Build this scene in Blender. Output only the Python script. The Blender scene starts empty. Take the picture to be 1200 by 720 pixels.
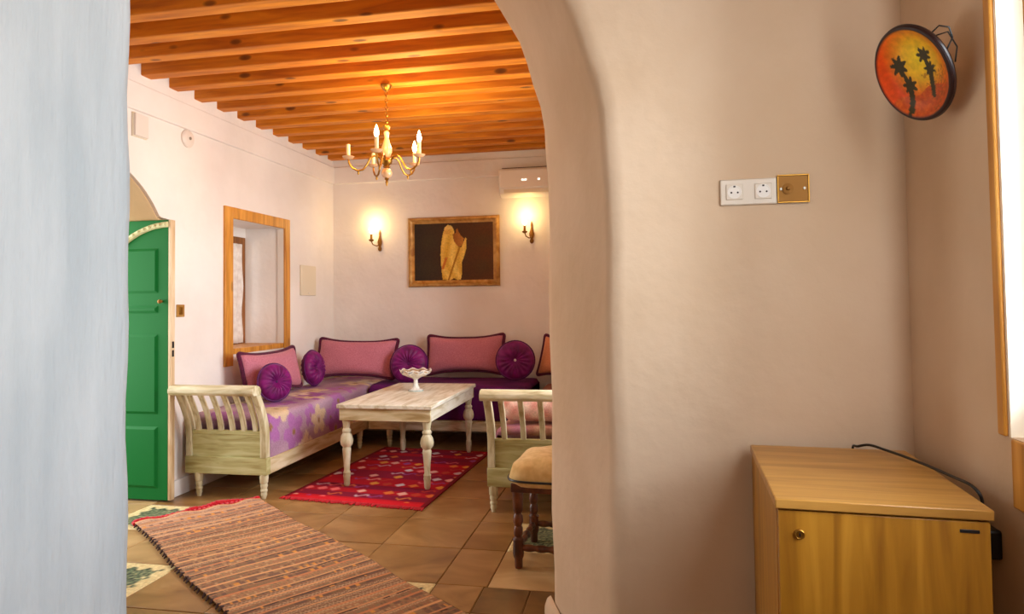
import bpy, bmesh, math, random
from mathutils import Vector, Matrix, Euler
import numpy as np

C = bpy.context.scene.collection
S = bpy.context.scene
PI = math.pi
random.seed(7)

def lin(c):
    c = c / 255.0
    return c / 12.92 if c <= 0.04045 else ((c + 0.055) / 1.055) ** 2.4
def rgb(r, g, b, a=1.0):
    return (lin(r), lin(g), lin(b), a)

# ------------------------------------------------------------------ camera
EYE = 1.35
cam_d = bpy.data.cameras.new('camera')
cam = bpy.data.objects.new('camera', cam_d)
C.objects.link(cam)
S.camera = cam
cam_d.sensor_width = 36.0
cam_d.lens = 785.0 / 1200.0 * 36.0
cam_d.shift_y = -(360.0 - 329.0) / 1200.0
cam_d.clip_start = 0.02
YAW, PITCH, ROLL = math.radians(10.838), math.radians(1.827), math.radians(0.749)
fwd = Vector((-math.sin(YAW) * math.cos(PITCH), math.cos(YAW) * math.cos(PITCH), math.sin(PITCH)))
rt = Vector((math.cos(YAW), math.sin(YAW), 0))
dn = -rt.cross(fwd)
rt2 = rt * math.cos(ROLL) + dn * math.sin(ROLL)
dn2 = -rt * math.sin(ROLL) + dn * math.cos(ROLL)
m = Matrix((rt2, -dn2, -fwd)).transposed().to_4x4()
m.translation = Vector((0, 0, EYE))
cam.matrix_world = m

# ------------------------------------------------------------------ world, lights, exposure
w = bpy.data.worlds.new('sky')
S.world = w
w.use_nodes = True
nt = w.node_tree
bg = nt.nodes['Background']
sk = nt.nodes.new('ShaderNodeTexSky')
sk.sky_type = 'NISHITA'
sk.sun_disc = False
sk.sun_elevation = math.radians(40)
sk.sun_rotation = math.radians(60)
nt.links.new(sk.outputs['Color'], bg.inputs['Color'])
bg.inputs['Strength'].default_value = 0.25

def area(name, loc, direction, sx, sy, energy, color):
    l = bpy.data.lights.new(name, 'AREA')
    l.shape = 'RECTANGLE'
    l.size, l.size_y = sx, sy
    l.energy = energy
    l.color = color
    o = bpy.data.objects.new(name, l)
    C.objects.link(o)
    o.location = loc
    o.rotation_euler = Vector(direction).to_track_quat('-Z', 'Y').to_euler()
    return o
def point(name, loc, energy, color, r=0.03):
    l = bpy.data.lights.new(name, 'POINT')
    l.energy = energy
    l.color = color
    l.shadow_soft_size = r
    o = bpy.data.objects.new(name, l)
    C.objects.link(o)
    o.location = loc
    return o
area('daylight_near_window', (0.95, 1.14, 1.68), (-0.86, 0.5, -0.08), 0.86, 1.25, 60, (0.84, 0.93, 1.0))
area('side_window_fill', (0.25, 4.15, 1.75), (-1, 0, -0.1), 1.6, 1.4, 108, (0.93, 0.96, 1.0))  # added fill entering by an unseen window put in the side wall
area('daylight_doorway', (-4.7, 3.6, 1.4), (1, 0.1, -0.1), 1.3, 2.0, 78, (0.97, 0.97, 0.93))
area('daylight_niche', (-3.98, 5.3, 1.55), (1, 0, 0), 0.9, 1.0, 10, (0.95, 0.97, 1.0))
point('near_room_warm_fill', (-0.3, -0.5, 2.6), 16, (1.0, 0.68, 0.38), 0.15)  # added warm fill behind the camera, no fixture
S.view_settings.view_transform = 'Standard'
S.view_settings.look = 'None'
S.view_settings.gamma = 1.0
S.view_settings.use_curve_mapping = False
S.view_settings.exposure = 0.0

# ------------------------------------------------------------------ materials
def mat_new(name):
    mt = bpy.data.materials.new(name)
    mt.use_nodes = True
    n = mt.node_tree
    return mt, n, n.nodes['Principled BSDF']
def simple(name, col, rough=0.6, metal=0.0, emit=None, es=0.0):
    mt, n, p = mat_new(name)
    p.inputs['Base Color'].default_value = col
    p.inputs['Roughness'].default_value = rough
    p.inputs['Metallic'].default_value = metal
    if emit:
        p.inputs['Emission Color'].default_value = emit
        p.inputs['Emission Strength'].default_value = es
    # faint procedural grain
    tc = n.nodes.new('ShaderNodeTexCoord'); nz = n.nodes.new('ShaderNodeTexNoise')
    nz.inputs['Scale'].default_value = 60
    bp = n.nodes.new('ShaderNodeBump'); bp.inputs['Strength'].default_value = 0.08; bp.inputs['Distance'].default_value = 0.002
    n.links.new(tc.outputs['Object'], nz.inputs['Vector']); n.links.new(nz.outputs['Fac'], bp.inputs['Height']); n.links.new(bp.outputs['Normal'], p.inputs['Normal'])
    return mt
def ramp(n, stops):
    r = n.nodes.new('ShaderNodeValToRGB')
    e = r.color_ramp.elements
    while len(e) < len(stops): e.new(0.5)
    for el, (pos, col) in zip(e, stops):
        el.position = pos; el.color = col
    return r
def coords(n, scale, rand=True):
    tc = n.nodes.new('ShaderNodeTexCoord')
    mp = n.nodes.new('ShaderNodeMapping')
    mp.inputs['Scale'].default_value = scale
    n.links.new(tc.outputs['Object'], mp.inputs['Vector'])
    if rand:
        oi = n.nodes.new('ShaderNodeObjectInfo')
        ml = n.nodes.new('ShaderNodeMath'); ml.operation = 'MULTIPLY'; ml.inputs[1].default_value = 37.0
        n.links.new(oi.outputs['Random'], ml.inputs[0])
        cb = n.nodes.new('ShaderNodeCombineXYZ')
        for k in range(3): n.links.new(ml.outputs[0], cb.inputs[k])
        n.links.new(cb.outputs[0], mp.inputs['Location'])
    return mp
def plaster(name, c1, c2, bump=0.5, rough=0.9, vstreak=False):
    mt, n, p = mat_new(name)
    p.inputs['Roughness'].default_value = rough
    p.inputs['Specular IOR Level'].default_value = 0.25
    mp = coords(n, (1, 1, 1), False)
    if vstreak: mp.inputs['Scale'].default_value = (5, 5, 0.8)
    a = n.nodes.new('ShaderNodeTexNoise'); a.inputs['Scale'].default_value = 1.6; a.inputs['Detail'].default_value = 5
    n.links.new(mp.outputs[0], a.inputs['Vector'])
    r = ramp(n, [(0.35, c1), (0.65, c2)])
    n.links.new(a.outputs['Fac'], r.inputs['Fac'])
    n.links.new(r.outputs['Color'], p.inputs['Base Color'])
    b = n.nodes.new('ShaderNodeTexNoise'); b.inputs['Scale'].default_value = 14; b.inputs['Detail'].default_value = 6; b.inputs['Roughness'].default_value = 0.55
    n.links.new(mp.outputs[0], b.inputs['Vector'])
    c = n.nodes.new('ShaderNodeTexNoise'); c.inputs['Scale'].default_value = 3.5; c.inputs['Detail'].default_value = 3
    n.links.new(mp.outputs[0], c.inputs['Vector'])
    ad = n.nodes.new('ShaderNodeMath'); ad.operation = 'MULTIPLY_ADD'; ad.inputs[1].default_value = 2.5
    n.links.new(c.outputs['Fac'], ad.inputs[0]); n.links.new(b.outputs['Fac'], ad.inputs[2])
    bp = n.nodes.new('ShaderNodeBump'); bp.inputs['Strength'].default_value = bump; bp.inputs['Distance'].default_value = 0.012
    n.links.new(ad.outputs[0], bp.inputs['Height']); n.links.new(bp.outputs['Normal'], p.inputs['Normal'])
    return mt
def wood(name, dark, mid, light, grain=(1, 14, 14), rough=0.45, knots=0.0, bump=0.15):
    mt, n, p = mat_new(name)
    p.inputs['Roughness'].default_value = rough
    mp = coords(n, grain)
    a = n.nodes.new('ShaderNodeTexNoise'); a.inputs['Scale'].default_value = 2.5; a.inputs['Detail'].default_value = 7; a.inputs['Distortion'].default_value = 0.6
    n.links.new(mp.outputs[0], a.inputs['Vector'])
    r = ramp(n, [(0.3, dark), (0.5, mid), (0.7, light)])
    n.links.new(a.outputs['Fac'], r.inputs['Fac'])
    out = r.outputs['Color']
    if knots:
        mk = coords(n, tuple(3.2 if g < 5 else 7.5 for g in grain))
        v = n.nodes.new('ShaderNodeTexVoronoi'); v.inputs['Scale'].default_value = 1.0; v.inputs['Randomness'].default_value = 1.0
        n.links.new(mk.outputs[0], v.inputs['Vector'])
        kr = ramp(n, [(0.0, (1, 1, 1, 1)), (0.11, (0.8, 0.8, 0.8, 1)), (0.17, (0, 0, 0, 1))])
        n.links.new(v.outputs['Distance'], kr.inputs['Fac'])
        mx = n.nodes.new('ShaderNodeMix'); mx.data_type = 'RGBA'
        ml = n.nodes.new('ShaderNodeMath'); ml.operation = 'MULTIPLY'; ml.inputs[1].default_value = knots
        n.links.new(kr.outputs['Color'], ml.inputs[0]); n.links.new(ml.outputs[0], mx.inputs[0])
        n.links.new(out, mx.inputs[6]); mx.inputs[7].default_value = tuple(x * 0.18 for x in dark[:3]) + (1,)
        out = mx.outputs[2]
    n.links.new(out, p.inputs['Base Color'])
    bp = n.nodes.new('ShaderNodeBump'); bp.inputs['Strength'].default_value = bump; bp.inputs['Distance'].default_value = 0.003
    n.links.new(a.outputs['Fac'], bp.inputs['Height']); n.links.new(bp.outputs['Normal'], p.inputs['Normal'])
    return mt
def attr_mat(name, rough=0.85, bump=0.25, bscale=220, sheen=0.0):
    mt, n, p = mat_new(name)
    p.inputs['Roughness'].default_value = rough
    p.inputs['Specular IOR Level'].default_value = 0.25
    p.inputs['Sheen Weight'].default_value = sheen
    at = n.nodes.new('ShaderNodeAttribute'); at.attribute_name = 'Col'
    mp = coords(n, (1, 1, 1), False)
    nz = n.nodes.new('ShaderNodeTexNoise'); nz.inputs['Scale'].default_value = bscale; nz.inputs['Detail'].default_value = 3
    n.links.new(mp.outputs[0], nz.inputs['Vector'])
    mx = n.nodes.new('ShaderNodeMix'); mx.data_type = 'RGBA'; mx.blend_type = 'MULTIPLY'; mx.inputs[0].default_value = 0.5
    rr = ramp(n, [(0.3, (0.6, 0.6, 0.6, 1)), (0.7, (1.25, 1.25, 1.25, 1))])
    n.links.new(nz.outputs['Fac'], rr.inputs['Fac'])
    n.links.new(at.outputs['Color'], mx.inputs[6]); n.links.new(rr.outputs['Color'], mx.inputs[7])
    n.links.new(mx.outputs[2], p.inputs['Base Color'])
    bp = n.nodes.new('ShaderNodeBump'); bp.inputs['Strength'].default_value = bump; bp.inputs['Distance'].default_value = 0.003
    n.links.new(nz.outputs['Fac'], bp.inputs['Height']); n.links.new(bp.outputs['Normal'], p.inputs['Normal'])
    return mt
def fabric(name, c1, c2, scale=90, rough=0.85, sheen=0.3, bump=0.3, tint=None):
    mt, n, p = mat_new(name)
    p.inputs['Roughness'].default_value = rough
    p.inputs['Specular IOR Level'].default_value = 0.3
    p.inputs['Sheen Weight'].default_value = sheen * 0.4
    if tint: p.inputs['Sheen Tint'].default_value = tint
    mp = coords(n, (1, 1, 1))
    nz = n.nodes.new('ShaderNodeTexNoise'); nz.inputs['Scale'].default_value = scale; nz.inputs['Detail'].default_value = 4
    n.links.new(mp.outputs[0], nz.inputs['Vector'])
    r = ramp(n, [(0.35, c1), (0.65, c2)])
    n.links.new(nz.outputs['Fac'], r.inputs['Fac']); n.links.new(r.outputs['Color'], p.inputs['Base Color'])
    bp = n.nodes.new('ShaderNodeBump'); bp.inputs['Strength'].default_value = bump; bp.inputs['Distance'].default_value = 0.003
    n.links.new(nz.outputs['Fac'], bp.inputs['Height']); n.links.new(bp.outputs['Normal'], p.inputs['Normal'])
    return mt
def glass(name):
    mt, n, p = mat_new(name)
    n.nodes.remove(p)
    t = n.nodes.new('ShaderNodeBsdfTransparent'); g = n.nodes.new('ShaderNodeBsdfGlossy'); g.inputs['Roughness'].default_value = 0.02
    f = n.nodes.new('ShaderNodeFresnel'); f.inputs['IOR'].default_value = 1.3
    x = n.nodes.new('ShaderNodeMixShader')
    n.links.new(f.outputs[0], x.inputs[0]); n.links.new(t.outputs[0], x.inputs[1]); n.links.new(g.outputs[0], x.inputs[2])
    n.links.new(x.outputs[0], n.nodes['Material Output'].inputs['Surface'])
    return mt

M = {}
M['plaster_near'] = plaster('lime_plaster_near', rgb(205, 175, 144), rgb(218, 191, 163), 0.22)
M['plaster_entry'] = plaster('lime_plaster_entry', rgb(184, 192, 196), rgb(206, 211, 213), 0.4, vstreak=True)
M['plaster_far'] = plaster('lime_plaster_far', rgb(228, 219, 210), rgb(239, 231, 223), 0.3)
M['plaster_soffit'] = plaster('tan_plaster', rgb(190, 160, 118), rgb(205, 175, 132), 0.3)
M['beam'] = wood('varnished_pine_beam', rgb(182, 98, 8), rgb(212, 124, 14), rgb(230, 146, 24), (0.9, 9, 9), 0.62, 0.9)
M['board'] = wood('pine_board', rgb(150, 80, 22), rgb(185, 105, 36), rgb(205, 125, 50), (9, 0.9, 9), 0.5, 0.6)
M['casing'] = wood('honey_casing_wood', rgb(172, 108, 32), rgb(202, 136, 50), rgb(222, 158, 70), (9, 9, 1), 0.42, 0.5)
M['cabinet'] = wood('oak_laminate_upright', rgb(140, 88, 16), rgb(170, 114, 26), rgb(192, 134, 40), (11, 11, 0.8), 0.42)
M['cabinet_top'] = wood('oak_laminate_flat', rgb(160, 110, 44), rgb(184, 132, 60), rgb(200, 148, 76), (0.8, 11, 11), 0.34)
M['limed'] = wood('limed_bench_wood', rgb(160, 142, 96), rgb(204, 192, 154), rgb(226, 218, 190), (2, 9, 9), 0.6, 0, 0.25)
M['limed_up'] = wood('limed_upright_wood', rgb(170, 152, 106), rgb(208, 198, 160), rgb(228, 220, 192), (9, 9, 2), 0.6, 0, 0.25)
M['limed_green'] = wood('limed_green_wood', rgb(150, 134, 74), rgb(182, 176, 118), rgb(200, 196, 146), (1.5, 9, 12), 0.6, 0, 0.25)
M['limed_rail'] = wood('limed_long_rail', rgb(168, 138, 88), rgb(206, 188, 146), rgb(226, 214, 184), (9, 1.2, 9), 0.6, 0, 0.25)
M['table'] = wood('limed_table_wood', rgb(188, 172, 136), rgb(222, 214, 192), rgb(234, 229, 214), (9, 1.5, 9), 0.5, 0, 0.25)
M['table_x'] = wood('limed_table_end', rgb(164, 138, 88), rgb(204, 186, 142), rgb(224, 212, 178), (1.5, 9, 9), 0.55, 0, 0.25)
M['dark_wood'] = wood('dark_turned_wood', rgb(48, 22, 10), rgb(88, 44, 20), rgb(126, 70, 36), (6, 6, 3), 0.35)
M['green'] = simple('green_door_paint', rgb(0, 104, 38), 0.6)
M['green'].node_tree.nodes['Principled BSDF'].inputs['Specular IOR Level'].default_value = 0.2
M['cream_paint'] = simple('cream_paint', rgb(206, 200, 150), 0.5)
M['edge_wood'] = wood('pale_door_edge', rgb(176, 140, 96), rgb(212, 184, 144), rgb(226, 204, 170), (9, 9, 1), 0.5)
M['white_plastic'] = simple('white_plastic', rgb(226, 216, 204), 0.35)
M['ivory_plastic'] = simple('ivory_plastic', rgb(226, 213, 186), 0.4)
M['brass'] = simple('polished_brass', rgb(136, 90, 30), 0.55, 0.6)
M['antique_brass'] = simple('antique_brass', rgb(158, 112, 42), 0.35, 0.9)
M['black'] = simple('black_plastic', rgb(18, 16, 16), 0.4)
M['dark_hole_shadow'] = simple('socket_hole_and_shadow', rgb(60, 45, 38), 0.7)  # socket holes, also the painted shadow strip on the air conditioner
M['steel'] = simple('dull_steel', rgb(150, 140, 125), 0.35, 1.0)
M['gilt'] = wood('gilt_frame', rgb(150, 100, 40), rgb(182, 134, 64), rgb(204, 160, 90), (5, 5, 5), 0.4)
M['gilt'].node_tree.nodes['Principled BSDF'].inputs['Metallic'].default_value = 0.35
M['candle'] = simple('ivory_candle', rgb(236, 216, 160), 0.5)
M['porcelain'] = simple('porcelain', rgb(206, 160, 116), 0.25)
M['bulb_on'] = simple('lit_bulb', rgb(255, 220, 150), 0.3, 0, (1.0, 0.74, 0.38, 1), 24)
M['bulb_off'] = simple('unlit_bulb', rgb(235, 220, 190), 0.2)
M['pink'] = fabric('dusty_pink_weave', rgb(184, 106, 122), rgb(202, 126, 141), 120)
M['sconce_lit_pink'] = fabric('sconce_lit_pink_weave', rgb(206, 130, 92), rgb(220, 146, 106), 120)  # same pink weave with the warm sconce light put into its colour
M['piping'] = fabric('plum_velvet_piping', rgb(74, 14, 44), rgb(92, 22, 56), 60)
M['velvet'] = fabric('purple_velvet', rgb(90, 6, 72), rgb(130, 18, 106), 14, 0.5, 0.5, 0.3, rgb(220, 120, 220))
M['velvet_dark'] = fabric('deep_purple_cover', rgb(62, 6, 66), rgb(92, 14, 88), 9, 0.6, 0.35, 0.2, rgb(200, 110, 200))
M['stool_cloth'] = fabric('mustard_cloth', rgb(204, 166, 102), rgb(224, 190, 128), 26)
M['red_wool'] = fabric('red_wool_fringe', rgb(176, 14, 28), rgb(206, 26, 40), 80)
M['black_wool'] = fabric('dark_wool', rgb(44, 26, 24), rgb(74, 46, 40), 80)
M['curtain'] = fabric('white_voile', rgb(222, 210, 200), rgb(240, 232, 224), 20, 0.9, 0.2, 0.1)
M['mosaic'] = attr_mat('woven_colours', 0.9, 0.35, 260)
M['floral'] = attr_mat('floral_print', 0.8, 0.15, 120)
M['paint'] = attr_mat('oil_paint', 0.5, 0.2, 60, 0)
M['glaze'] = attr_mat('glazed_paint', 0.4, 0.03, 60, 0)
M['ceramic'] = attr_mat('glazed_bowl', 0.15, 0.03, 60, 0)
M['glass'] = glass('window_glass')
M['socket_white'] = simple('socket_white', rgb(216, 200, 180), 0.4)
M['cream_trim'] = simple('cream_trim_paint', rgb(250, 238, 214), 0.5)
M['frame_brown'] = wood('brown_window_frame', rgb(96, 54, 18), rgb(128, 76, 28), rgb(150, 94, 40), (9, 9, 1), 0.5)
M['grout'] = plaster('grout', rgb(112, 84, 50), rgb(126, 96, 60), 0.2)
M['stone'] = None

def stone(name, a, b, c):
    mt, n, p = mat_new(name)
    p.inputs['Roughness'].default_value = 0.32
    mp = coords(n, (1, 1.6, 1))
    nz = n.nodes.new('ShaderNodeTexNoise'); nz.inputs['Scale'].default_value = 2.6; nz.inputs['Detail'].default_value = 7; nz.inputs['Distortion'].default_value = 1.2
    n.links.new(mp.outputs[0], nz.inputs['Vector'])
    r = ramp(n, [(0.3, a), (0.5, b), (0.72, c)])
    n.links.new(nz.outputs['Fac'], r.inputs['Fac']); n.links.new(r.outputs['Color'], p.inputs['Base Color'])
    bp = n.nodes.new('ShaderNodeBump'); bp.inputs['Strength'].default_value = 0.15; bp.inputs['Distance'].default_value = 0.004
    n.links.new(nz.outputs['Fac'], bp.inputs['Height']); n.links.new(bp.outputs['Normal'], p.inputs['Normal'])
    return mt
M['stone'] = stone('brown_sandstone', rgb(124, 86, 44), rgb(152, 112, 63), rgb(174, 134, 84))
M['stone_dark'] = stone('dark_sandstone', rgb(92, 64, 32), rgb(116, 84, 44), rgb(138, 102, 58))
M['stone_pale'] = stone('pale_sandstone', rgb(160, 124, 80), rgb(184, 148, 100), rgb(204, 172, 124))

# ------------------------------------------------------------------ mesh helpers
def box(bm, a, b):
    x0, y0, z0 = a; x1, y1, z1 = b
    v = [bm.verts.new(p) for p in ((x0, y0, z0), (x1, y0, z0), (x1, y1, z0), (x0, y1, z0), (x0, y0, z1), (x1, y0, z1), (x1, y1, z1), (x0, y1, z1))]
    for f in ((0, 3, 2, 1), (4, 5, 6, 7), (0, 1, 5, 4), (1, 2, 6, 5), (2, 3, 7, 6), (3, 0, 4, 7)):
        bm.faces.new([v[i] for i in f])
    return bm
def lathe(bm, prof, n=20, mx=None, cap=True):
    rings = []
    for r, z in prof:
        ring = []
        for k in range(n):
            a = 2 * PI * k / n
            p = Vector((r * math.cos(a), r * math.sin(a), z))
            ring.append(bm.verts.new(mx @ p if mx else p))
        rings.append(ring)
    for i in range(len(rings) - 1):
        for k in range(n):
            bm.faces.new((rings[i][k], rings[i][(k + 1) % n], rings[i + 1][(k + 1) % n], rings[i + 1][k]))
    if cap:
        bm.faces.new(rings[0][::-1]); bm.faces.new(rings[-1])
    return bm
def tube(bm, pts, r, n=8, closed=False):
    pts = [Vector(p) for p in pts]
    rings = []
    up = Vector((0, 0, 1))
    N = len(pts)
    prev = None
    for i, p in enumerate(pts):
        if closed: t = pts[(i + 1) % N] - pts[i - 1]
        else: t = pts[min(i + 1, N - 1)] - pts[max(i - 1, 0)]
        t.normalize()
        if prev is None:
            a = t.cross(up)
            if a.length < 1e-3: a = t.cross(Vector((1, 0, 0)))
        else:
            a = prev - t * prev.dot(t)
        a.normalize(); prev = a
        b = t.cross(a)
        rr = r[i] if isinstance(r, (list, tuple)) else r
        rings.append([bm.verts.new(p + a * rr * math.cos(2 * PI * k / n) + b * rr * math.sin(2 * PI * k / n)) for k in range(n)])
    for i in range(N if closed else N - 1):
        q, s = rings[i], rings[(i + 1) % N]
        for k in range(n):
            bm.faces.new((q[k], q[(k + 1) % n], s[(k + 1) % n], s[k]))
    if not closed:
        bm.faces.new(rings[0][::-1]); bm.faces.new(rings[-1])
    return bm
def prism(bm, poly, fn, a0, a1):
    """poly: 2D outline, fn(u, v, a) -> xyz"""
    A = [bm.verts.new(fn(u, v, a0)) for u, v in poly]
    B = [bm.verts.new(fn(u, v, a1)) for u, v in poly]
    n = len(poly)
    fs = [bm.faces.new(A[::-1]), bm.faces.new(B)]
    for i in range(n):
        bm.faces.new((A[i], A[(i + 1) % n], B[(i + 1) % n], B[i]))
    bmesh.ops.triangulate(bm, faces=[f for f in fs if len(f.verts) > 4])
    return bm
def sphere(bm, c, r, sz=1.0, u=14, v=9):
    mx = Matrix.Translation(c) @ Matrix.Diagonal((r, r, r * sz, 1))
    bmesh.ops.create_uvsphere(bm, u_segments=u, v_segments=v, radius=1.0, matrix=mx)
    return bm
def obj(name, bm, mat, parent=None, smooth=True, bevel=0.0, ang=40, seg=2):
    bmesh.ops.recalc_face_normals(bm, faces=bm.faces[:])
    me = bpy.data.meshes.new(name)
    bm.to_mesh(me); bm.free()
    me.materials.append(mat)
    if smooth:
        me.polygons.foreach_set('use_smooth', [True] * len(me.polygons))
        me.set_sharp_from_angle(angle=math.radians(ang))
    o = bpy.data.objects.new(name, me)
    C.objects.link(o)
    if parent: o.parent = parent
    if bevel:
        b = o.modifiers.new('bevel', 'BEVEL'); b.width = bevel; b.segments = seg; b.limit_method = 'ANGLE'
    return o
def nb(): return bmesh.new()
def bx(name, a, b, mat, parent=None, bevel=0.0):
    return obj(name, box(nb(), a, b), mat, parent, True, bevel)
def thing(name, label, cat, loc=(0, 0, 0), rz=0.0, group=None):
    o = bpy.data.objects.new(name, None)
    C.objects.link(o); o.location = loc; o.rotation_euler = (0, 0, rz)
    o.empty_display_size = 0.1
    return tag(o, label, cat, group)
def tag(o, label, cat, group=None):
    o['label'] = label; o['category'] = cat
    if group: o['group'] = group
    return o
def struct(o):
    o['kind'] = 'structure'
    return o
def cgrid(name, nu, nv, pos, col, mat, parent=None, closed_u=False, solid=0.0):
    """grid mesh coloured point by point (print, weave, paint)"""
    vs = []; cs = []
    for j in range(nv + 1):
        for i in range(nu if closed_u else nu + 1):
            u, v = i / nu, j / nv
            vs.append(pos(u, v)); r, g, b = col(u, v)
            cs.extend((lin(r), lin(g), lin(b), 1.0))
    W = nu if closed_u else nu + 1
    fs = []
    for j in range(nv):
        for i in range(nu):
            i2 = (i + 1) % W if closed_u else i + 1
            fs.append((j * W + i, j * W + i2, (j + 1) * W + i2, (j + 1) * W + i))
    me = bpy.data.meshes.new(name)
    me.from_pydata(vs, [], fs)
    a = me.color_attributes.new('Col', 'FLOAT_COLOR', 'POINT')
    a.data.foreach_set('color', cs)
    me.polygons.foreach_set('use_smooth', [True] * len(me.polygons))
    me.materials.append(mat)
    o = bpy.data.objects.new(name, me)
    C.objects.link(o)
    if parent: o.parent = parent
    if solid:
        s = o.modifiers.new('thick', 'SOLIDIFY'); s.thickness = solid; s.offset = -1
    return o
def mixc(a, b, t):
    t = max(0.0, min(1.0, t))
    return tuple(x + (y - x) * t for x, y in zip(a, b))
def hsh(*k):
    h = 2166136261
    for q in k: h = ((h ^ (int(q) & 0xffff)) * 16777619) & 0xffffffff
    h ^= h >> 15; h = (h * 2246822519) & 0xffffffff; h ^= h >> 13
    return (h & 0xffff) / 65535.0
def inpoly(x, y, P):
    c = False; n = len(P); j = n - 1
    for i in range(n):
        if ((P[i][1] > y) != (P[j][1] > y)) and (x < (P[j][0] - P[i][0]) * (y - P[i][1]) / (P[j][1] - P[i][1]) + P[i][0]): c = not c
        j = i
    return c

# ------------------------------------------------------------------ structure
XL, YB, XR = -3.277, 6.79, -0.10      # far room: left wall, back wall, side wall
YN, YT, YK = 2.15, 2.85, 2.95         # arch wall: near face, throat, back face
XW = 0.775                            # near room right wall
ZC = 3.09

# floor: a bed with stone tiles laid on it
fl = struct(bx('floor', (-4.9, -1.6, -0.10), (1.1, 6.9, -0.006), M['grout']))
def tile(x0, x1, y0, y1, mat):
    g = 0.0028
    z = -0.0005 - random.random() * 0.0015
    return bx('tile', (x0 + g, y0 + g, -0.02), (x1 - g, y1 - g, z), mat, fl, 0.0025)
TS = 0.463
gx = [-0.99 - TS * k for k in range(0, 6)]
gy = [3.14 + TS * k for k in range(-3, 9)]
inserts = {(3, -1), (0, -1), (4, 1)}
def leaf_col(u, v):
    x, y = u - 0.5, v - 0.5
    e = max(abs(x), abs(y)) + 0.05 * math.sin(u * 33) * math.cos(v * 29)
    if e > 0.36: return mixc((232, 214, 160), (216, 190, 134), hsh(u * 30, v * 30))
    a = math.sin(34 * x + 10 * math.sin(19 * y)) * math.sin(31 * y + 9 * math.sin(17 * x))
    if a > 0.25: return (80, 100, 74)
    if a > -0.05: return (32, 36, 34)
    return mixc((176, 176, 128), (110, 112, 90), hsh(u * 44, v * 44))
for k in range(5):
    for j in range(len(gy) - 1):
        x0, x1, y0, y1 = gx[k + 1], gx[k], gy[j], gy[j + 1]
        row = j - 3
        if (k, row) in inserts:
            g = 0.004
            cgrid('tile', 44, 44, lambda u, v: (x0 + g + (x1 - x0 - 2 * g) * u, y0 + g + (y1 - y0 - 2 * g) * v, -0.001), leaf_col, M['glaze'], fl, solid=0.018)
        else:
            tile(x0, x1, y0, y1, M['stone_pale'] if (k >= 3 and row < 1) else M['stone'])
for row in range(-3, 8):
    y0, y1 = gy[row + 3], gy[row + 4]
    if row == -1:
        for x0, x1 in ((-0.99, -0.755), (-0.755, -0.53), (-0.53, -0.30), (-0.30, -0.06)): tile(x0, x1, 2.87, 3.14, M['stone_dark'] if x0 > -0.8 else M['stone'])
        for x0, x1 in ((-0.99, -0.755), (-0.755, -0.30), (-0.30, -0.06)): tile(x0, x1, 2.68, 2.87, M['stone_pale'])
    elif row == 0:
        tile(-0.99, -0.74, y0, y1, M['stone']); tile(-0.74, -0.06, y0, y1, M['stone_pale'])
    elif row == 1:
        tile(-0.99, -0.74, y0, y1, M['stone']); tile(-0.30, -0.06, y0, y1, M['stone'])
        cgrid('tile', 44, 44, lambda u, v: (-0.736 + 0.432 * u, y0 + 0.004 + 0.455 * v, -0.001), leaf_col, M['glaze'], fl, solid=0.018)
    else:
        tile(-0.99, -0.53, y0, y1, M['stone']); tile(-0.53, -0.06, y0, y1, M['stone'])
for j in range(11):
    tile(-3.85, gx[5], gy[j], gy[j + 1], M['stone_pale'])

# ceiling of the far room with its beams
ce = struct(bx('ceiling', (-3.95, YK - 0.04, ZC), (XR + 0.2, YB + 0.15, ZC + 0.06), M['board']))
beam_mesh = None
for k in range(-4, 11):
    yb = 4.02 + 0.2745 * k
    bm = nb(); box(bm, (-1.62, -0.05, -0.075), (1.62, 0.05, 0.075))
    o = obj('beam', bm, M['beam'], ce, True, 0.007)
    o.location = (-1.69, yb - 0.05, 2.912 + 0.075 + random.uniform(-.003, .003))
struct(bx('ceiling_near', (-3.5, -1.7, 3.34), (1.1, YK, 3.42), M['plaster_near']))

# left wall of far room: arched doorway and window recess
def wl(bm, y0, y1, z0, z1, th=0.72): box(bm, (XL - th, y0, z0), (XL, y1, z1))
bm = nb()
wl(bm, YK - 0.9, 3.005, 0, 3.2)
wl(bm, 4.235, 4.92, 0, 3.2)
wl(bm, 4.92, 5.76, 0, 0.95); wl(bm, 4.92, 5.76, 2.075, 3.2)
wl(bm, 5.76, YB + 0.2, 0, 3.2)
arc = []
arc += [(4.235, 1.965), (4.13, 1.972)]
for k in range(13):
    y = 4.10 - (4.10 - 3.62) * k / 12
    arc.append((y, 1.55 + math.sqrt(max(0.0, 0.78 ** 2 - (y - 3.45) ** 2))))
arc += [(7.24 - y, z) for y, z in arc[-2::-1]]
poly = arc + [(3.005, 3.2), (4.235, 3.2)]
prism(bm, poly, lambda u, v, a: (a, u, v), XL - 0.72, XL)
struct(obj('wall_left', bm, M['plaster_far'], None, True, 0, 30))
# soffit lining of the doorway
bm = nb()
A = [(y, z) for y, z in arc]
outer = [(y + (0.0 if abs(y - 3.62) < .01 else (-0.012 if y > 3.62 else 0.012)), z - 0.012) for y, z in arc]
for i in range(len(arc) - 1):
    q = [bm.verts.new((XL - 0.70 + (0.685 if s else 0), *outer[j])) for j, s in ((i, 0), (i + 1, 0), (i + 1, 1), (i, 1))]
    bm.faces.new(q)
bmesh.ops.remove_doubles(bm, verts=bm.verts[:], dist=1e-4)
so = struct(obj('trim_1', bm, M['plaster_soffit']))
sm = so.modifiers.new('thick', 'SOLIDIFY'); sm.thickness = 0.01; sm.offset = 0
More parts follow.
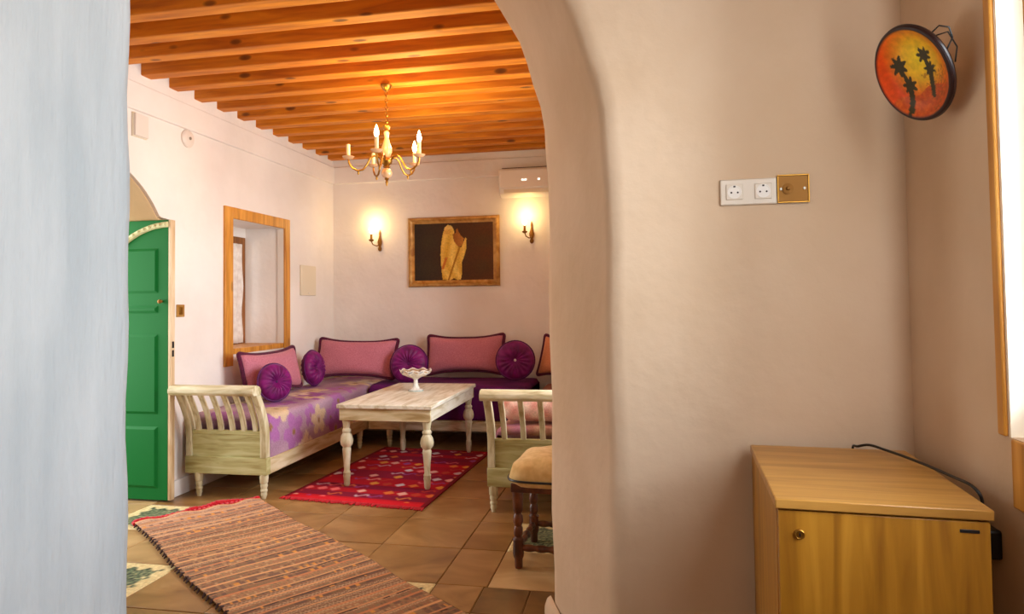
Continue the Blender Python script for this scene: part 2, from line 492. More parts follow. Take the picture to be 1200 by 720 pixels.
# back wall and side wall
struct(bx('wall_back', (XL - 0.1, YB, 0), (XR + 0.2, YB + 0.2, 3.2), M['plaster_far']))
bm = nb()
for a, b in (((YK, 0), (3.4, 3.2)), ((4.9, 0), (YB, 3.2)), ((3.4, 0), (4.9, 1.0)), ((3.4, 2.5), (4.9, 3.2))):
    box(bm, (XR, a[0], a[1]), (XR + 0.2, b[0], b[1]))
struct(obj('wall_side', bm, M['plaster_far']))
# cornice bands, baseboards
struct(bx('trim_2', (XL, YK, 2.655), (XL + 0.022, YB, 2.845), M['plaster_far'], None, 0.01))
struct(bx('trim_3', (XL, YB - 0.022, 2.655), (XR, YB, 2.845), M['plaster_far'], None, 0.01))
struct(bx('baseboard_left', (XL, 4.23, 0), (XL + 0.025, YB, 0.115), M['plaster_far'], None, 0.006))
struct(bx('baseboard_back', (XL, YB - 0.025, 0), (XR, YB, 0.115), M['plaster_far'], None, 0.006))

# arch wall
def ell(cx, a, z0, b, n, zcap, al=1.75):
    P = [(cx + a, z) for z in np.linspace(0.0, z0, 9)]
    for k in range(1, n):
        t = PI * k / n
        P.append((cx + (a if t < PI / 2 else al) * math.cos(t), min(z0 + b * math.sin(t), zcap)))
    P += [(cx - al, z) for z in np.linspace(z0, 0.0, 9)]
    return P
def arch_pts(off, zc):
    return ell
NA = 40
ridge = ell(-1.45, 1.335, 1.75, 1.39, NA, 3.2)
throat = ell(-1.482, 1.10, 1.883, 1.32, NA, 3.05)
rings = []
def ring(base, off, y):
    out = []
    for i, (x, z) in enumerate(base):
        cx, cz = -1.46, 1.75
        if z <= 1.76 and i < 12: d = (1, 0)
        elif z <= 1.76 and i > len(base) - 12: d = (-1, 0)
        else:
            L = math.hypot(x - cx, z - cz); d = ((x - cx) / L, (z - cz) / L)
        wob = 0.005 * math.sin(5.1 * i * 0.37 + y * 9) if off < 0.2 else 0.0
        out.append((x + d[0] * (off + wob), y, z + d[1] * (off + wob)))
    return out
bm = nb()
prof = [(ridge, 0.07, YN), (ridge, 0.03, YN + 0.008), (ridge, 0.008, YN + 0.03), (ridge, 0.0, YN + 0.06)]
for r_, off, y in prof: rings.append(ring(r_, off, y))
for t in (0.25, 0.5, 0.75, 0.93):
    rings.append([(a[0] + (b[0] - a[0]) * t, YN + 0.06 + (YT - YN - 0.06) * t, a[1] + (b[1] - a[1]) * t) for a, b in zip(ridge, throat)])
rings.append(ring(throat, 0.0, YT)); rings.append(ring(throat, 0.004, YT + 0.03)); rings.append(ring(throat, 0.02, YK - 0.01)); rings.append(ring(throat, 0.05, YK))
XO0, XO1, ZO = 1.05, -3.9, 3.42
def outer_ring(src, y):
    out = []
    n = len(src)
    for i, (x, yy, z) in enumerate(src):
        if i < 9: out.append((XO0, y, z))
        elif i >= n - 9: out.append((XO1, y, z))
        else: out.append((x, y, ZO))
    return out
of = outer_ring(rings[0], YN); ob = outer_ring(rings[-1], YK)
allr = [of] + rings + [ob]
V = [[bm.verts.new(p) for p in r_] for r_ in allr]
for i in range(len(V) - 1):
    for k in range(len(V[0]) - 1):
        if i in (0, len(V) - 2) and ((k == 8) or (k == len(V[0]) - 10)): 
            # corner region: outer corner vertex
            q = V[0] if i == 0 else V[-1]
            s = V[1] if i == 0 else V[-2]
            yy = YN if i == 0 else YK
            if k == 8:
                cv = bm.verts.new((XO0, yy, ZO)); bm.faces.new((q[k], cv, q[k + 1], s[k + 1], s[k]))
            else:
                cv = bm.verts.new((XO1, yy, ZO)); bm.faces.new((q[k], cv, q[k + 1], s[k + 1], s[k]))
            continue
        try: bm.faces.new((V[i][k], V[i][k + 1], V[i + 1][k + 1], V[i + 1][k]))
        except ValueError: pass
struct(obj('wall_arch', bm, M['plaster_near'], None, True, 0, 60))
# plaster foot of the right jamb
bm = nb()
pf = [(0.0, 0.0), (0.03, 0.0), (0.028, 0.04), (0.018, 0.07), (0.0, 0.085)]
prism(bm, [(-u, v) for u, v in pf], lambda u, v, a: (throat[0][0] + u + (YT - a) * 0.36, a, v), 2.55, YT + 0.06)
struct(obj('baseboard_arch', bm, M['plaster_near'], None, True, 0.006))

# near room walls
WY0, WY1, WZ0, WZ1 = 0.68, 1.63, 1.045, 2.36
bm = nb()
box(bm, (XW, WY1, 0), (XW + 0.3, YN, 3.42)); box(bm, (XW, -1.6, 0), (XW + 0.3, WY0, 3.42))
box(bm, (XW, WY0, 0), (XW + 0.3, WY1, WZ0)); box(bm, (XW, WY0, WZ1), (XW + 0.3, WY1, 3.42))
struct(obj('wall_right', bm, M['plaster_near']))
# left wall of near room: thick pier with a rounded, slightly wavy corner
bm = nb()
out = [(-1.3, -1.6)] + [(-1.3, y) for y in np.linspace(-1.2, 1.485, 12)]
out += [(-1.3 - 0.07 + 0.07 * math.cos(a), 1.487 + 0.07 * math.sin(a)) for a in np.linspace(0.2, PI / 2, 6)]
out += [(-1.68, 1.557), (-1.68, -1.6)]
NZ = 34
prev = None
for j in range(NZ + 1):
    z = 3.42 * j / NZ
    ringv = []
    for i, (x, y) in enumerate(out):
        wv = 0.0015 * math.sin(z * 7.3 + y * 2.0) + 0.002 * math.sin(z * 15.1 + y * 5)
        f = 1.0 if 0 < i < len(out) - 2 else 0.0
        ringv.append(bm.verts.new((x + wv * f, y + wv * f * (1 if y > 1.45 else 0), z)))
    if prev:
        for i in range(len(out)):
            bm.faces.new((prev[i], prev[(i + 1) % len(out)], ringv[(i + 1) % len(out)], ringv[i]))
    prev = ringv
struct(obj('wall_entry', bm, M['plaster_entry'], None, True, 0, 60))
struct(bx('wall_alcove', (-3.45, 0.9, 0), (-3.3, YN, 3.42), M['plaster_near']))
struct(bx('wall_alcove_back', (-3.3, 0.9, 0), (-1.68, 1.0, 3.42), M['plaster_near']))
struct(bx('wall_behind', (-1.7, -1.7, 0), (1.1, -1.6, 3.42), M['plaster_near']))

# window_1: right wall of near room
w1 = struct(bx('window_1', (XW + 0.055, WY0, WZ0), (XW + 0.085, WY0 + 0.06, WZ1), M['casing'], None, 0.004))
bx('window_frame', (XW + 0.055, WY1 - 0.03, WZ0), (XW + 0.085, WY1, WZ1), M['casing'], w1, 0.004)
bx('window_frame', (XW + 0.055, WY0 + 0.06, WZ1 - 0.06), (XW + 0.085, WY1 - 0.03, WZ1), M['casing'], w1, 0.004)
bx('window_frame', (XW + 0.055, WY0 + 0.06, WZ0), (XW + 0.085, WY1 - 0.03, WZ0 + 0.06), M['casing'], w1, 0.004)
bx('window_mullion', (XW + 0.057, 1.13, WZ0 + 0.06), (XW + 0.083, 1.17, WZ1 - 0.06), M['casing'], w1, 0.004)
bx('pane', (XW + 0.067, WY0 + 0.06, WZ0 + 0.06), (XW + 0.071, 1.13, WZ1 - 0.06), M['glass'], w1)
bx('pane', (XW + 0.067, 1.17, WZ0 + 0.06), (XW + 0.071, WY1 - 0.03, WZ1 - 0.06), M['glass'], w1)
bx('window_casing', (XW - 0.009, WY1, WZ0 - 0.0), (XW, WY1 + 0.03, WZ1 + 0.05), M['casing'], w1, 0.004)
bx('window_casing', (XW - 0.009, WY0 - 0.04, WZ1), (XW, WY1, WZ1 + 0.05), M['casing'], w1, 0.004)
bx('window_casing', (XW - 0.009, WY0 - 0.04, WZ0), (XW, WY0, WZ1), M['casing'], w1, 0.004)
bx('window_apron', (XW - 0.009, WY0 - 0.02, WZ0 - 0.145), (XW, WY1 - 0.022, WZ0 + 0.0), M['casing'], w1, 0.006)
struct(bx('trim_4', (XW + 0.001, WY1 - 0.006, WZ0), (XW + 0.054, WY1 + 0.001, WZ1), M['cream_trim'], w1))

# window_2: deep recess in far left wall
DY0, DY1, DZ0, DZ1 = 4.92, 5.76, 0.95, 2.075
w2 = struct(bx('window_2', (XL, 4.825, 0.86), (XL + 0.022, DY0 + 0.012, 2.155), M['casing'], None, 0.004))
bx('window_casing', (XL, DY1 - 0.012, 0.86), (XL + 0.022, 5.835, 2.155), M['casing'], w2, 0.004)
bx('window_casing', (XL, DY0 + 0.012, DZ1 - 0.012), (XL + 0.022, DY1 - 0.012, 2.155), M['casing'], w2, 0.004)
bx('window_sill', (XL - 0.40, DY0, DZ0), (XL - 0.005, DY1, DZ0 + 0.045), M['casing'], w2, 0.004)
bx('window_frame', (XL - 0.46, DY1 - 0.055, DZ0), (XL - 0.40, DY1, 1.99), M['frame_brown'], w2, 0.004)
bx('window_frame', (XL - 0.46, DY0, DZ0), (XL - 0.40, DY0 + 0.055, 1.99), M['frame_brown'], w2, 0.004)
bx('window_frame', (XL - 0.46, DY0 + 0.055, 1.93), (XL - 0.40, DY1 - 0.055, 1.99), M['frame_brown'], w2, 0.004)
bx('window_frame', (XL - 0.46, DY0 + 0.055, DZ0), (XL - 0.40, DY1 - 0.055, DZ0 + 0.06), M['frame_brown'], w2, 0.004)
bx('window_header', (XL - 0.46, DY0, 1.99), (XL - 0.40, DY1, DZ1), M['plaster_far'], w2)
bx('pane', (XL - 0.435, DY0 + 0.055, DZ0 + 0.06), (XL - 0.43, DY1 - 0.055, 1.93), M['glass'], w2)
# cream inner lining of casing
bm = nb()
for a, b in (((DY0 + 0.0, DZ0 + 0.045), (DY0 + 0.012, DZ1)), ((DY1 - 0.012, DZ0 + 0.045), (DY1, DZ1)), ((DY0, DZ1 - 0.012), (DY1, DZ1))):
    box(bm, (XL - 0.06, a[0], a[1]), (XL + 0.001, b[0], b[1]))
obj('window_lining', bm, M['white_plastic'], w2)
# added_window: added to the side wall, unseen, to light the far room
w3 = struct(bx('added_window', (XR + 0.08, 3.4, 1.0), (XR + 0.13, 4.9, 1.06), M['casing']))
bx('window_frame', (XR + 0.08, 3.4, 2.44), (XR + 0.13, 4.9, 2.5), M['casing'], w3)
bx('window_frame', (XR + 0.08, 3.4, 1.06), (XR + 0.13, 3.46, 2.44), M['casing'], w3)
bx('window_frame', (XR + 0.08, 4.84, 1.06), (XR + 0.13, 4.9, 2.44), M['casing'], w3)
bx('pane', (XR + 0.10, 3.46, 1.06), (XR + 0.106, 4.84, 2.44), M['glass'], w3)

# door_1: green door leaf standing open against the far jamb of the doorway
DXR, DXL, DYF, DYBk = -3.205, -3.86, 4.125, 4.17
d1 = struct(bx('door_1', (DXL, DYF, 0.012), (DXR - 0.02, DYBk, 1.955), M['green'], None, 0.003))
def dz(x): return 1.33 + math.sqrt(max(0.0, 0.605 ** 2 - (x - DXR) ** 2))
bm = nb()                                                    # spandrel above the arched moulding
pts = [(x, dz(x)) for x in np.linspace(DXR - 0.02, DXL + 0.06, 14)]
tube(bm, [(x, DYF - 0.006, z - 0.012) for x, z in pts], 0.02, 8)
obj('arch_moulding', bm, M['cream_paint'], d1)
bm = nb()
for k in range(13):
    x = DXR - 0.03 - k * 0.042
    if x > DXL + 0.06: sphere(bm, (x, DYF - 0.024, dz(x) - 0.012), 0.011, 1, 8, 6)
obj('beading', bm, M['cream_paint'], d1)
for z0, z1 in ((0.09, 0.52), (0.60, 1.16), (1.30, 1.36), (1.44, 1.76)):
    x0, x1 = DXL + 0.08, DXR - 0.095
    bm = nb()
    v = [bm.verts.new(p) for p in ((x0, DYF + 0.002, z0), (x1, DYF + 0.002, z0), (x1, DYF + 0.002, z1), (x0, DYF + 0.002, z1))]
    t = 0.022
    v += [bm.verts.new(p) for p in ((x0 + t, DYF - 0.012, z0 + t), (x1 - t, DYF - 0.012, z0 + t), (x1 - t, DYF - 0.012, z1 - t), (x0 + t, DYF - 0.012, z1 - t))]
    for k in range(4): bm.faces.new((v[k], v[(k + 1) % 4], v[4 + (k + 1) % 4], v[4 + k]))
    bm.faces.new(v[4:])
    obj('panel', bm, M['green'], d1, False)
bx('door_edge', (DXR - 0.02, DYF, 0.012), (DXR, DYBk, 1.955), M['edge_wood'], d1, 0.003)
for z in (1.06, 1.00): bx('lock_plate', (DXR, DYF + 0.014, z), (DXR + 0.003, DYF + 0.032, z + 0.045), M['black'], d1)
bm = nb(); lathe(bm, [(0.008, 0), (0.008, 0.012), (0.014, 0.018), (0.012, 0.03), (0.004, 0.034)], 12, Matrix.Translation((DXR - 0.07, DYF, 1.385)) @ Matrix.Rotation(PI / 2, 4, 'X'))
obj('knob', bm, M['brass'], d1)

# ------------------------------------------------------------------ benches
TURN = [(0.014, 0.0), (0.016, 0.012), (0.022, 0.03), (0.019, 0.045), (0.024, 0.052), (0.024, 0.062), (0.019, 0.07), (0.026, 0.09), (0.022, 0.105), (0.028, 0.112), (0.028, 0.125), (0.03, 0.14), (0.03, 0.17)]
def leg_at(x, y, parent, h=0.17):
    return obj('leg', lathe(nb(), [(r, z * h / 0.17) for r, z in TURN], 14, Matrix.Translation((x, y, 0))), M['limed_up'], parent)
def sleigh_y(z):          # how far the end scrolls outwards (-Y) at height z
    t = max(0.0, (z - 0.42) / 0.36)
    return -0.15 * t ** 1.8
def slat_bm(x0, x1, z0, z1, th, extra=0.0):
    bm = nb()
    poly = []
    zs = np.linspace(z0, z1, 12)
    front = [(sleigh_y(z) - th / 2, z) for z in zs]; back = [(sleigh_y(z) + th / 2, z) for z in zs]
    prism_pts = front + back[::-1]
    A = [bm.verts.new((x0, y, z)) for y, z in prism_pts]; B = [bm.verts.new((x1, y, z)) for y, z in prism_pts]
    n = len(prism_pts); h = n // 2
    for i in range(n): bm.faces.new((A[i], A[(i + 1) % n], B[(i + 1) % n], B[i]))
    for i in range(h - 1):
        bm.faces.new((A[i], A[n - 1 - i], A[n - 2 - i], A[i + 1])); bm.faces.new((B[i], B[i + 1], B[n - 2 - i], B[n - 1 - i]))
    return bm
def bench_end(t, W, nsl, flip=False):
    """sleigh end at local y=0, x from 0 (wall side) to W (room side)"""
    fx = (lambda a, b: (W - b, W - a)) if flip else (lambda a, b: (a, b))
    x0, x1 = fx(0.045, W - 0.045)
    bx('end_panel', (x0, -0.012, 0.275), (x1, 0.014, 0.455), M['limed_green'], t, 0.003)
    x0, x1 = fx(-0.005, W + 0.005)
    bx('end_apron', (x0, -0.028, 0.165), (x1, 0.028, 0.285), M['limed_green'], t, 0.004)
    x0, x1 = fx(0.045, W - 0.045)
    bx('end_rail', (x0, -0.018, 0.44), (x1, 0.018, 0.47), M['limed_green'], t, 0.004)
    for a in (0.0, W - 0.045):
        p0, p1 = fx(a, a + 0.045)
        bm = slat_bm(p0, p1, 0.285, 0.765, 0.055)
        o = obj('post', bm, M['limed_up'], t, True, 0.004)
    for k in range(nsl):
        c = 0.045 + (W - 0.09) * (k + 0.5) / nsl
        p0, p1 = fx(c - 0.017, c + 0.017)
        obj('slat', slat_bm(p0, p1, 0.46, 0.765, 0.026), M['limed_up'], t, True, 0.004)
    # scrolled top rail
    x0, x1 = fx(-0.01, W + 0.01)
    bm = nb()
    ys = -0.16
    prof = [(ys + 0.055, 0.735), (ys + 0.062, 0.765), (ys + 0.045, 0.792), (ys + 0.01, 0.806), (ys - 0.025, 0.80), (ys - 0.045, 0.78), (ys - 0.047, 0.755), (ys - 0.03, 0.737), (ys, 0.735)]
    prism(bm, prof, lambda u, v, a: (a, u, v), x0, x1)
    obj('top_rail', bm, M['limed'], t, True, 0.003, 50)
def bench_long(t, x0, x1, y0, y1, axis):
    pass

# left bench (runs along the left wall)
t = thing('bench', 'limed wooden bench with sleigh end along left wall beside green door', 'bench', (-3.20, 4.305, 0))
W = 0.625
bench_end(t, W, 6)
bx('side_rail', (W - 0.03, 0.028, 0.165), (W, 2.42, 0.275), M['limed_rail'], t, 0.004)
bx('seat_base', (0.0, 0.03, 0.235), (W - 0.032, 2.42, 0.262), M['limed_rail'], t)
for x, y in ((0.09, 0.0), (W - 0.03, 0.0), (W - 0.03, 1.62), (0.09, 2.35)): leg_at(x, y, t)
# back bench
t = thing('bench', 'low limed bench with purple cover along the back wall behind table', 'bench', (-2.55, 6.0, 0))
bx('side_rail', (0.0, 0.0, 0.165), (1.54, 0.03, 0.25), M['limed'], t, 0.004)
bx('seat_base', (0.0, 0.032, 0.235), (1.54, 0.74, 0.262), M['limed_rail'], t)
for x, y in ((0.20, 0.03), (1.45, 0.03), (0.2, 0.7), (1.45, 0.7)): leg_at(x, y, t)
# right bench, same sleigh end
t = thing('bench', 'limed slatted bench at right, partly hidden by the arch and stool', 'bench', (-0.985, 4.26, 0))
W2 = 0.84
bench_end(t, W2, 6, True)
bx('side_rail', (0.0, 0.028, 0.165), (0.03, 2.46, 0.275), M['limed_rail'], t, 0.004)
bx('seat_base', (0.032, 0.03, 0.235), (W2, 2.46, 0.262), M['limed_rail'], t)
for x, y in ((0.03, 0.0), (W2 - 0.05, 0.0), (0.03, 1.6), (W2 - 0.05, 2.4)): leg_at(x, y, t)

# mattresses (floral print with rounded edges)
PET = []
rp = random.Random(3)
for k in range(44):
    PET.append((rp.uniform(4.2, 6.8), rp.uniform(-0.05, 1.05), rp.uniform(0.09, 0.155), rp.uniform(0, 6.3), rp.choice([(228, 210, 176), (232, 216, 190), (214, 190, 150), (222, 204, 172), (168, 104, 164), (150, 84, 150), (196, 150, 184)])))
def floral(a, b, base1=(150, 112, 138), base2=(184, 150, 166)):
    c = mixc(base1, base2, 0.5 + 0.5 * math.sin(a * 9 + 3 * math.sin(b * 7)) * math.cos(b * 8 + a * 3))
    c = mixc(c, (196, 170, 178), 0.35 * max(0, math.sin(a * 4.1 + b * 6 + 1)))
    for py, pb, r, ph, pc in PET:
        dy, db = a - py, b - pb
        if abs(dy) > r or abs(db) > r: continue
        d = math.hypot(dy, db); th = math.atan2(db, dy) + ph
        rr = r * (0.55 + 0.45 * abs(math.cos(2.5 * th)))
        if d < rr:
            c = mixc(c, pc, 0.9 if d > 0.25 * r else 0.5)
            if d < r * 0.16: c = (150, 110, 70)
    return c
def mattress(name, x0, x1, y0, y1, z0, z1, front, col, mat, nlen=150, nprof=70):
    """front: 'x+' or 'x-' or 'y-' : the long visible side; the cross-section runs back, top, front"""
    r = 0.045
    if front[0] == 'x': D, L = x1 - x0, y1 - y0
    else: D, L = y1 - y0, x1 - x0
    H = z1 - z0
    path = [(0.0, 0.0)]
    path += [(0.0, H - r)] + [(r - r * math.cos(a), H - r + r * math.sin(a)) for a in np.linspace(0.2, PI / 2, 5)]
    path += [(d, H + 0.01 * math.sin(PI * d / D)) for d in np.linspace(r, D - r, 30)[1:-1]]
    path += [(D - r + r * math.sin(a), H - r + r * math.cos(a)) for a in np.linspace(0, PI / 2, 7)]
    path += [(D + 0.008 * math.sin(PI * q), (H - r) * (1 - q)) for q in np.linspace(0, 1, 14)[1:]]
    cum = [0.0]
    for i in range(1, len(path)): cum.append(cum[-1] + math.hypot(path[i][0] - path[i - 1][0], path[i][1] - path[i - 1][1]))
    n = len(path) - 1
    def pos(u, v):
        d, z = path[int(round(v * n))]
        e = min(u, 1 - u) * L
        k = 1.0 if e > r else math.sqrt(max(0.0, 1 - (1 - e / r) ** 2))
        dd = D / 2 + (d - D / 2) * (0.965 + 0.035 * k)
        zz = z0 + (z if z < H - r else (H - r) + (z - (H - r)) * k)
        l = u * L
        if front == 'x+': return (x0 + dd, y0 + l, zz)
        if front == 'x-': return (x1 - dd, y0 + l, zz)
        return (x0 + l, y1 - dd, zz)
    o = cgrid(name, nlen, n, pos, lambda u, v: col(u * L, cum[int(round(v * n))]), mat)
    # close the two ends
    bm = bmesh.new(); bm.from_mesh(o.data)
    lay = bm.verts.layers.float_color.get('Col')
    ed = [e for e in bm.edges if e.is_boundary]
    bmesh.ops.holes_fill(bm, edges=ed, sides=0)
    bmesh.ops.recalc_face_normals(bm, faces=bm.faces[:])
    bm.to_mesh(o.data); bm.free()
    return o
o = mattress('mattress', -3.235, -2.585, 4.345, 6.72, 0.263, 0.572, 'x+', lambda a, b: floral(a + 4.3, b * 1.0 - 0.2), M['floral'], 170)
tag(o, 'mauve floral print mattress on the bench along left wall', 'mattress')
o = mattress('mattress', -2.56, -1.02, 6.015, 6.755, 0.263, 0.58, 'y-', lambda a, b: mixc((74, 8, 78), (98, 18, 92), 0.5 + 0.5 * math.sin(a * 11 + 4 * math.sin(b * 9))), M['floral'], 60)
tag(o, 'plain deep purple mattress on the back bench behind the table', 'mattress')
o = mattress('mattress', -0.95, -0.13, 4.30, 6.70, 0.263, 0.53, 'x-', lambda a, b: mixc(floral(a + 4.6, b - 0.1, (120, 72, 72), (172, 122, 100)), (150, 96, 80), 0.6), M['floral'], 120)
tag(o, 'brown and pink floral mattress on the slatted bench at right', 'mattress')

# ------------------------------------------------------------------ cushions
def cushion(label, w_, h_, th, loc, rot, mat, ear=0.27, nu=26, nv=20, group='pink piped back cushions'):
    t = thing('cushion', label, 'cushion', loc, 0, group)
    t.rotation_euler = rot
    def outl(u, v):
        k = (abs(u) ** 7 + abs(v) ** 7) ** (1 / 7.0)
        k = max(abs(u), abs(v)) / k if k > 1e-6 else 1.0
        u, v = u * k, v * k
        x = u * w_ / 2 * (1 - ear * 0.45 * (1 - v ** 4) * abs(u)); z = v * h_ / 2 * (1 - ear * 1.15 * (1 - abs(u) ** 3) * abs(v))
        return x, z
    bm = nb()
    for s in (-1, 1):
        g = []
        for j in range(nv + 1):
            row = []
            for i in range(nu + 1):
                u, v = -1 + 2 * i / nu, -1 + 2 * j / nv
                x, z = outl(u, v)
                y = s * th / 2 * (max(0, 1 - u ** 4) ** 0.6) * (max(0, 1 - v ** 4) ** 0.6) + 0.004 * math.sin(7 * u + 3 * v) * (1 - u * u) * (1 - v * v)
                row.append(bm.verts.new((x, y, z)))
            g.append(row)
        for j in range(nv):
            for i in range(nu):
                bm.faces.new((g[j][i], g[j][i + 1], g[j + 1][i + 1], g[j + 1][i]))
    bmesh.ops.remove_doubles(bm, verts=bm.verts[:], dist=1e-4)
    obj('cover', bm, mat, t, True, 0, 180)
    per = [(-1 + 2 * k / 24, 1) for k in range(24)] + [(1, 1 - 2 * k / 18) for k in range(18)] + [(1 - 2 * k / 24, -1) for k in range(24)] + [(-1, -1 + 2 * k / 18) for k in range(18)]
    pts = []
    for u, v in per:
        x, z = outl(u, v); pts.append((x * 1.008, 0, z * 1.008))
    obj('piping', tube(nb(), pts, 0.0175, 8, True), M['piping'], t, True, 0, 180)
    return t
R = math.radians
# face of a cushion is its local -Y side
cushion('pink cushion with plum piping against left wall under the wooden framed window', 0.94, 0.43, 0.16, (-3.085, 5.22, 0.79), (R(-12), 0, R(90)), M['pink'])
cushion('large pink piped cushion in the left corner of the back wall', 0.90, 0.47, 0.17, (-2.785, 6.27, 0.81), (R(-20), R(1), R(2)), M['pink'])
cushion('pink piped cushion below the painting, on the back wall bench', 0.88, 0.47, 0.17, (-1.755, 6.60, 0.825), (R(-14), R(-1), 0), M['pink'])
cushion('pink piped cushion coloured as sconce-lit with an upright corner half hidden behind arch', 0.60, 0.48, 0.17, (-0.72, 6.55, 0.785), (R(-14), R(8), R(-14)), M['sconce_lit_pink'], 0.3)

def round_cushion(label, r, th, loc, nrm, button=False, pleats=18):
    t = thing('round_cushion', label, 'cushion', loc, 0, 'round purple velvet cushions')
    q = Vector(nrm).normalized().to_track_quat('Z', 'Y')
    t.rotation_mode = 'QUATERNION'; t.rotation_quaternion = q
    bm = nb()
    n = pleats * 4
    prof = []
    for s in (1, -1):
        rows = []
        for j in range(13):
            f = j / 12.0
            rr = r * f
            zc = th / 2 * (0.30 + 0.72 * math.sin(PI * min(1, 0.12 + f * 0.55)) if f < 1 else 0)
            zc = th / 2 * (math.sqrt(max(0.0, 1 - f ** 3.2)) * (0.42 + 0.58 * min(1.0, f * 2.4)))
            prof.append((s, rr, zc, f))
    # bottom centre -> rim -> top centre
    seq = [(rr, -zc, f) for s, rr, zc, f in prof[13:]] + [(rr, zc, f) for s, rr, zc, f in reversed(prof[:12])]
    rings_ = []
    for rr, z, f in seq:
        ring_ = []
        for k in range(n):
            a = 2 * PI * k / n
            amp = 0.010 * math.sin(PI * min(1, f * 1.05)) * (1 if z >= 0 else -1)
            zz = z + amp * math.cos(pleats * a) 
            q_ = max(rr, 0.001)
            ring_.append(bm.verts.new((q_ * math.cos(a), q_ * math.sin(a), zz)))
        rings_.append(ring_)
    for i in range(len(rings_) - 1):
        for k in range(n): bm.faces.new((rings_[i][k], rings_[i][(k + 1) % n], rings_[i + 1][(k + 1) % n], rings_[i + 1][k]))
    bm.faces.new(rings_[0][::-1]); bm.faces.new(rings_[-1])
    obj('cover', bm, M['velvet'], t, True, 0, 180)
    bm = nb(); sphere(bm, (0, 0, th / 2 * 0.43), 0.014 if not button else 0.016, 0.7)
    obj('button', bm, M['white_plastic'] if button else M['velvet_dark'], t)
    bm = nb(); tube(bm, [(r * 1.0 * math.cos(a), r * 1.0 * math.sin(a), 0) for a in np.linspace(0, 2 * PI, 40)[:-1]], 0.008, 6, True)
    obj('piping', bm, M['velvet_dark'], t)
    return t
round_cushion('round purple velvet cushion leaning on pink cushion next to the slatted bench end', 0.147, 0.12, (-2.86, 4.88, 0.738), (0.86, -0.45, 0.2))
round_cushion('round purple velvet cushion seen nearly edge on, second along the left bench', 0.165, 0.14, (-3.03, 5.85, 0.755), (0.95, -0.02, 0.12))
round_cushion('round purple velvet cushion on back bench directly behind the bowl', 0.18, 0.12, (-2.185, 6.12, 0.770), (0.1, -1, 0.2))
round_cushion('round purple velvet cushion with a white button right of the painting', 0.186, 0.13, (-1.195, 6.36, 0.788), (0.1, -1, 0.12), True)
# pink floral bolster on the right bench
def bolster(label, x0, x1, y, z, r):
    def pos(u, v):
        a = 2 * PI * u; e = min(v, 1 - v) * 2
        k = math.sqrt(max(0.0, 1 - (1 - min(1, e * 5)) ** 2)) if e < 0.2 else 1.0
        return (x0 + (x1 - x0) * v, y + r * max(k, 0.02) * math.cos(a), z + r * max(k, 0.02) * math.sin(a))
    o = cgrid('bolster', 32, 40, pos, lambda u, v: mixc((214, 140, 124), (236, 206, 186), 0.5 + 0.5 * math.sin(v * 34) * math.sin(u * 25 + v * 9)), M['floral'], None, True)
    return tag(o, label, 'cushion')
bolster('pink patterned bolster lying behind the slats of the right bench', -0.93, -0.2, 4.46, 0.642, 0.092)

# ------------------------------------------------------------------ table and bowl
t = thing('coffee_table', 'limed wooden coffee table with turned legs standing on red rug', 'table', (-1.845, 5.265, 0.0095), R(0.0))
TX, TY, TZ = 0.365, 0.655, 0.606
bx('tabletop', (-TX, -TY, TZ - 0.032), (TX, TY, TZ), M['table'], t, 0.006)
for s in (-1, 1):
    bx('apron', (-TX + 0.015, s * (TY - 0.03) - 0.011, 0.485), (TX - 0.015, s * (TY - 0.03) + 0.011, TZ - 0.032), M['table_x'], t, 0.003)
    bx('apron', (s * (TX - 0.026) - 0.011, -TY + 0.042, 0.485), (s * (TX - 0.026) + 0.011, TY - 0.042, TZ - 0.032), M['table'], t, 0.003)
LEGP = [(0.017, 0.0), (0.024, 0.012), (0.026, 0.06), (0.030, 0.075), (0.026, 0.088), (0.030, 0.10), (0.022, 0.112), (0.026, 0.17), (0.033, 0.245), (0.036, 0.27), (0.030, 0.285), (0.048, 0.305), (0.053, 0.33), (0.046, 0.365), (0.030, 0.39), (0.036, 0.40), (0.036, 0.412), (0.026, 0.425), (0.032, 0.46), (0.038, 0.485), (0.038, 0.58)]
for sx in (-1, 1):
    for sy in (-1, 1):
        obj('leg', lathe(nb(), [(r * 0.92, z) for r, z in LEGP], 20, Matrix.Translation((sx * (TX - 0.055), sy * (TY - 0.06), 0))), M['limed_up'], t)
t = thing('footed_bowl', 'painted ceramic footed bowl with wavy rim standing on the coffee table', 'bowl', (-1.855, 5.36, TZ + 0.01))
def bowlcol(u, v):
    c = (232, 226, 214)
    if v > 0.46:
        k = math.sin(u * 2 * PI * 9) * math.sin(v * 50)
        if k > 0.45: c = (120, 130, 150)
        if k < -0.6: c = (196, 150, 90)
        if 0.72 < v < 0.77: c = (160, 130, 96)
    return c
BP = [(0.018, 0.072), (0.016, 0.095), (0.03, 0.11), (0.075, 0.127), (0.115, 0.148), (0.133, 0.172), (0.134, 0.178), (0.128, 0.176), (0.105, 0.155), (0.06, 0.138), (0.002, 0.132)]
def bpos(u, v):
    f = v * (len(BP) - 1); i = min(int(f), len(BP) - 2); q = f - i
    r = BP[i][0] + (BP[i + 1][0] - BP[i][0]) * q; z = BP[i][1] + (BP[i + 1][1] - BP[i][1]) * q
    a = 2 * PI * u
    z += 0.008 * math.cos(9 * a) * (r / 0.134) ** 3
    return (r * math.cos(a), r * math.sin(a), z)
cgrid('dish', 72, 30, bpos, bowlcol, M['ceramic'], t, True)
def fcol(u, v): return (70, 130, 130) if 0.15 < v < 0.3 else (232, 226, 214)
FP = [(0.062, 0.0), (0.064, 0.008), (0.056, 0.016), (0.036, 0.024), (0.024, 0.04), (0.018, 0.075)]
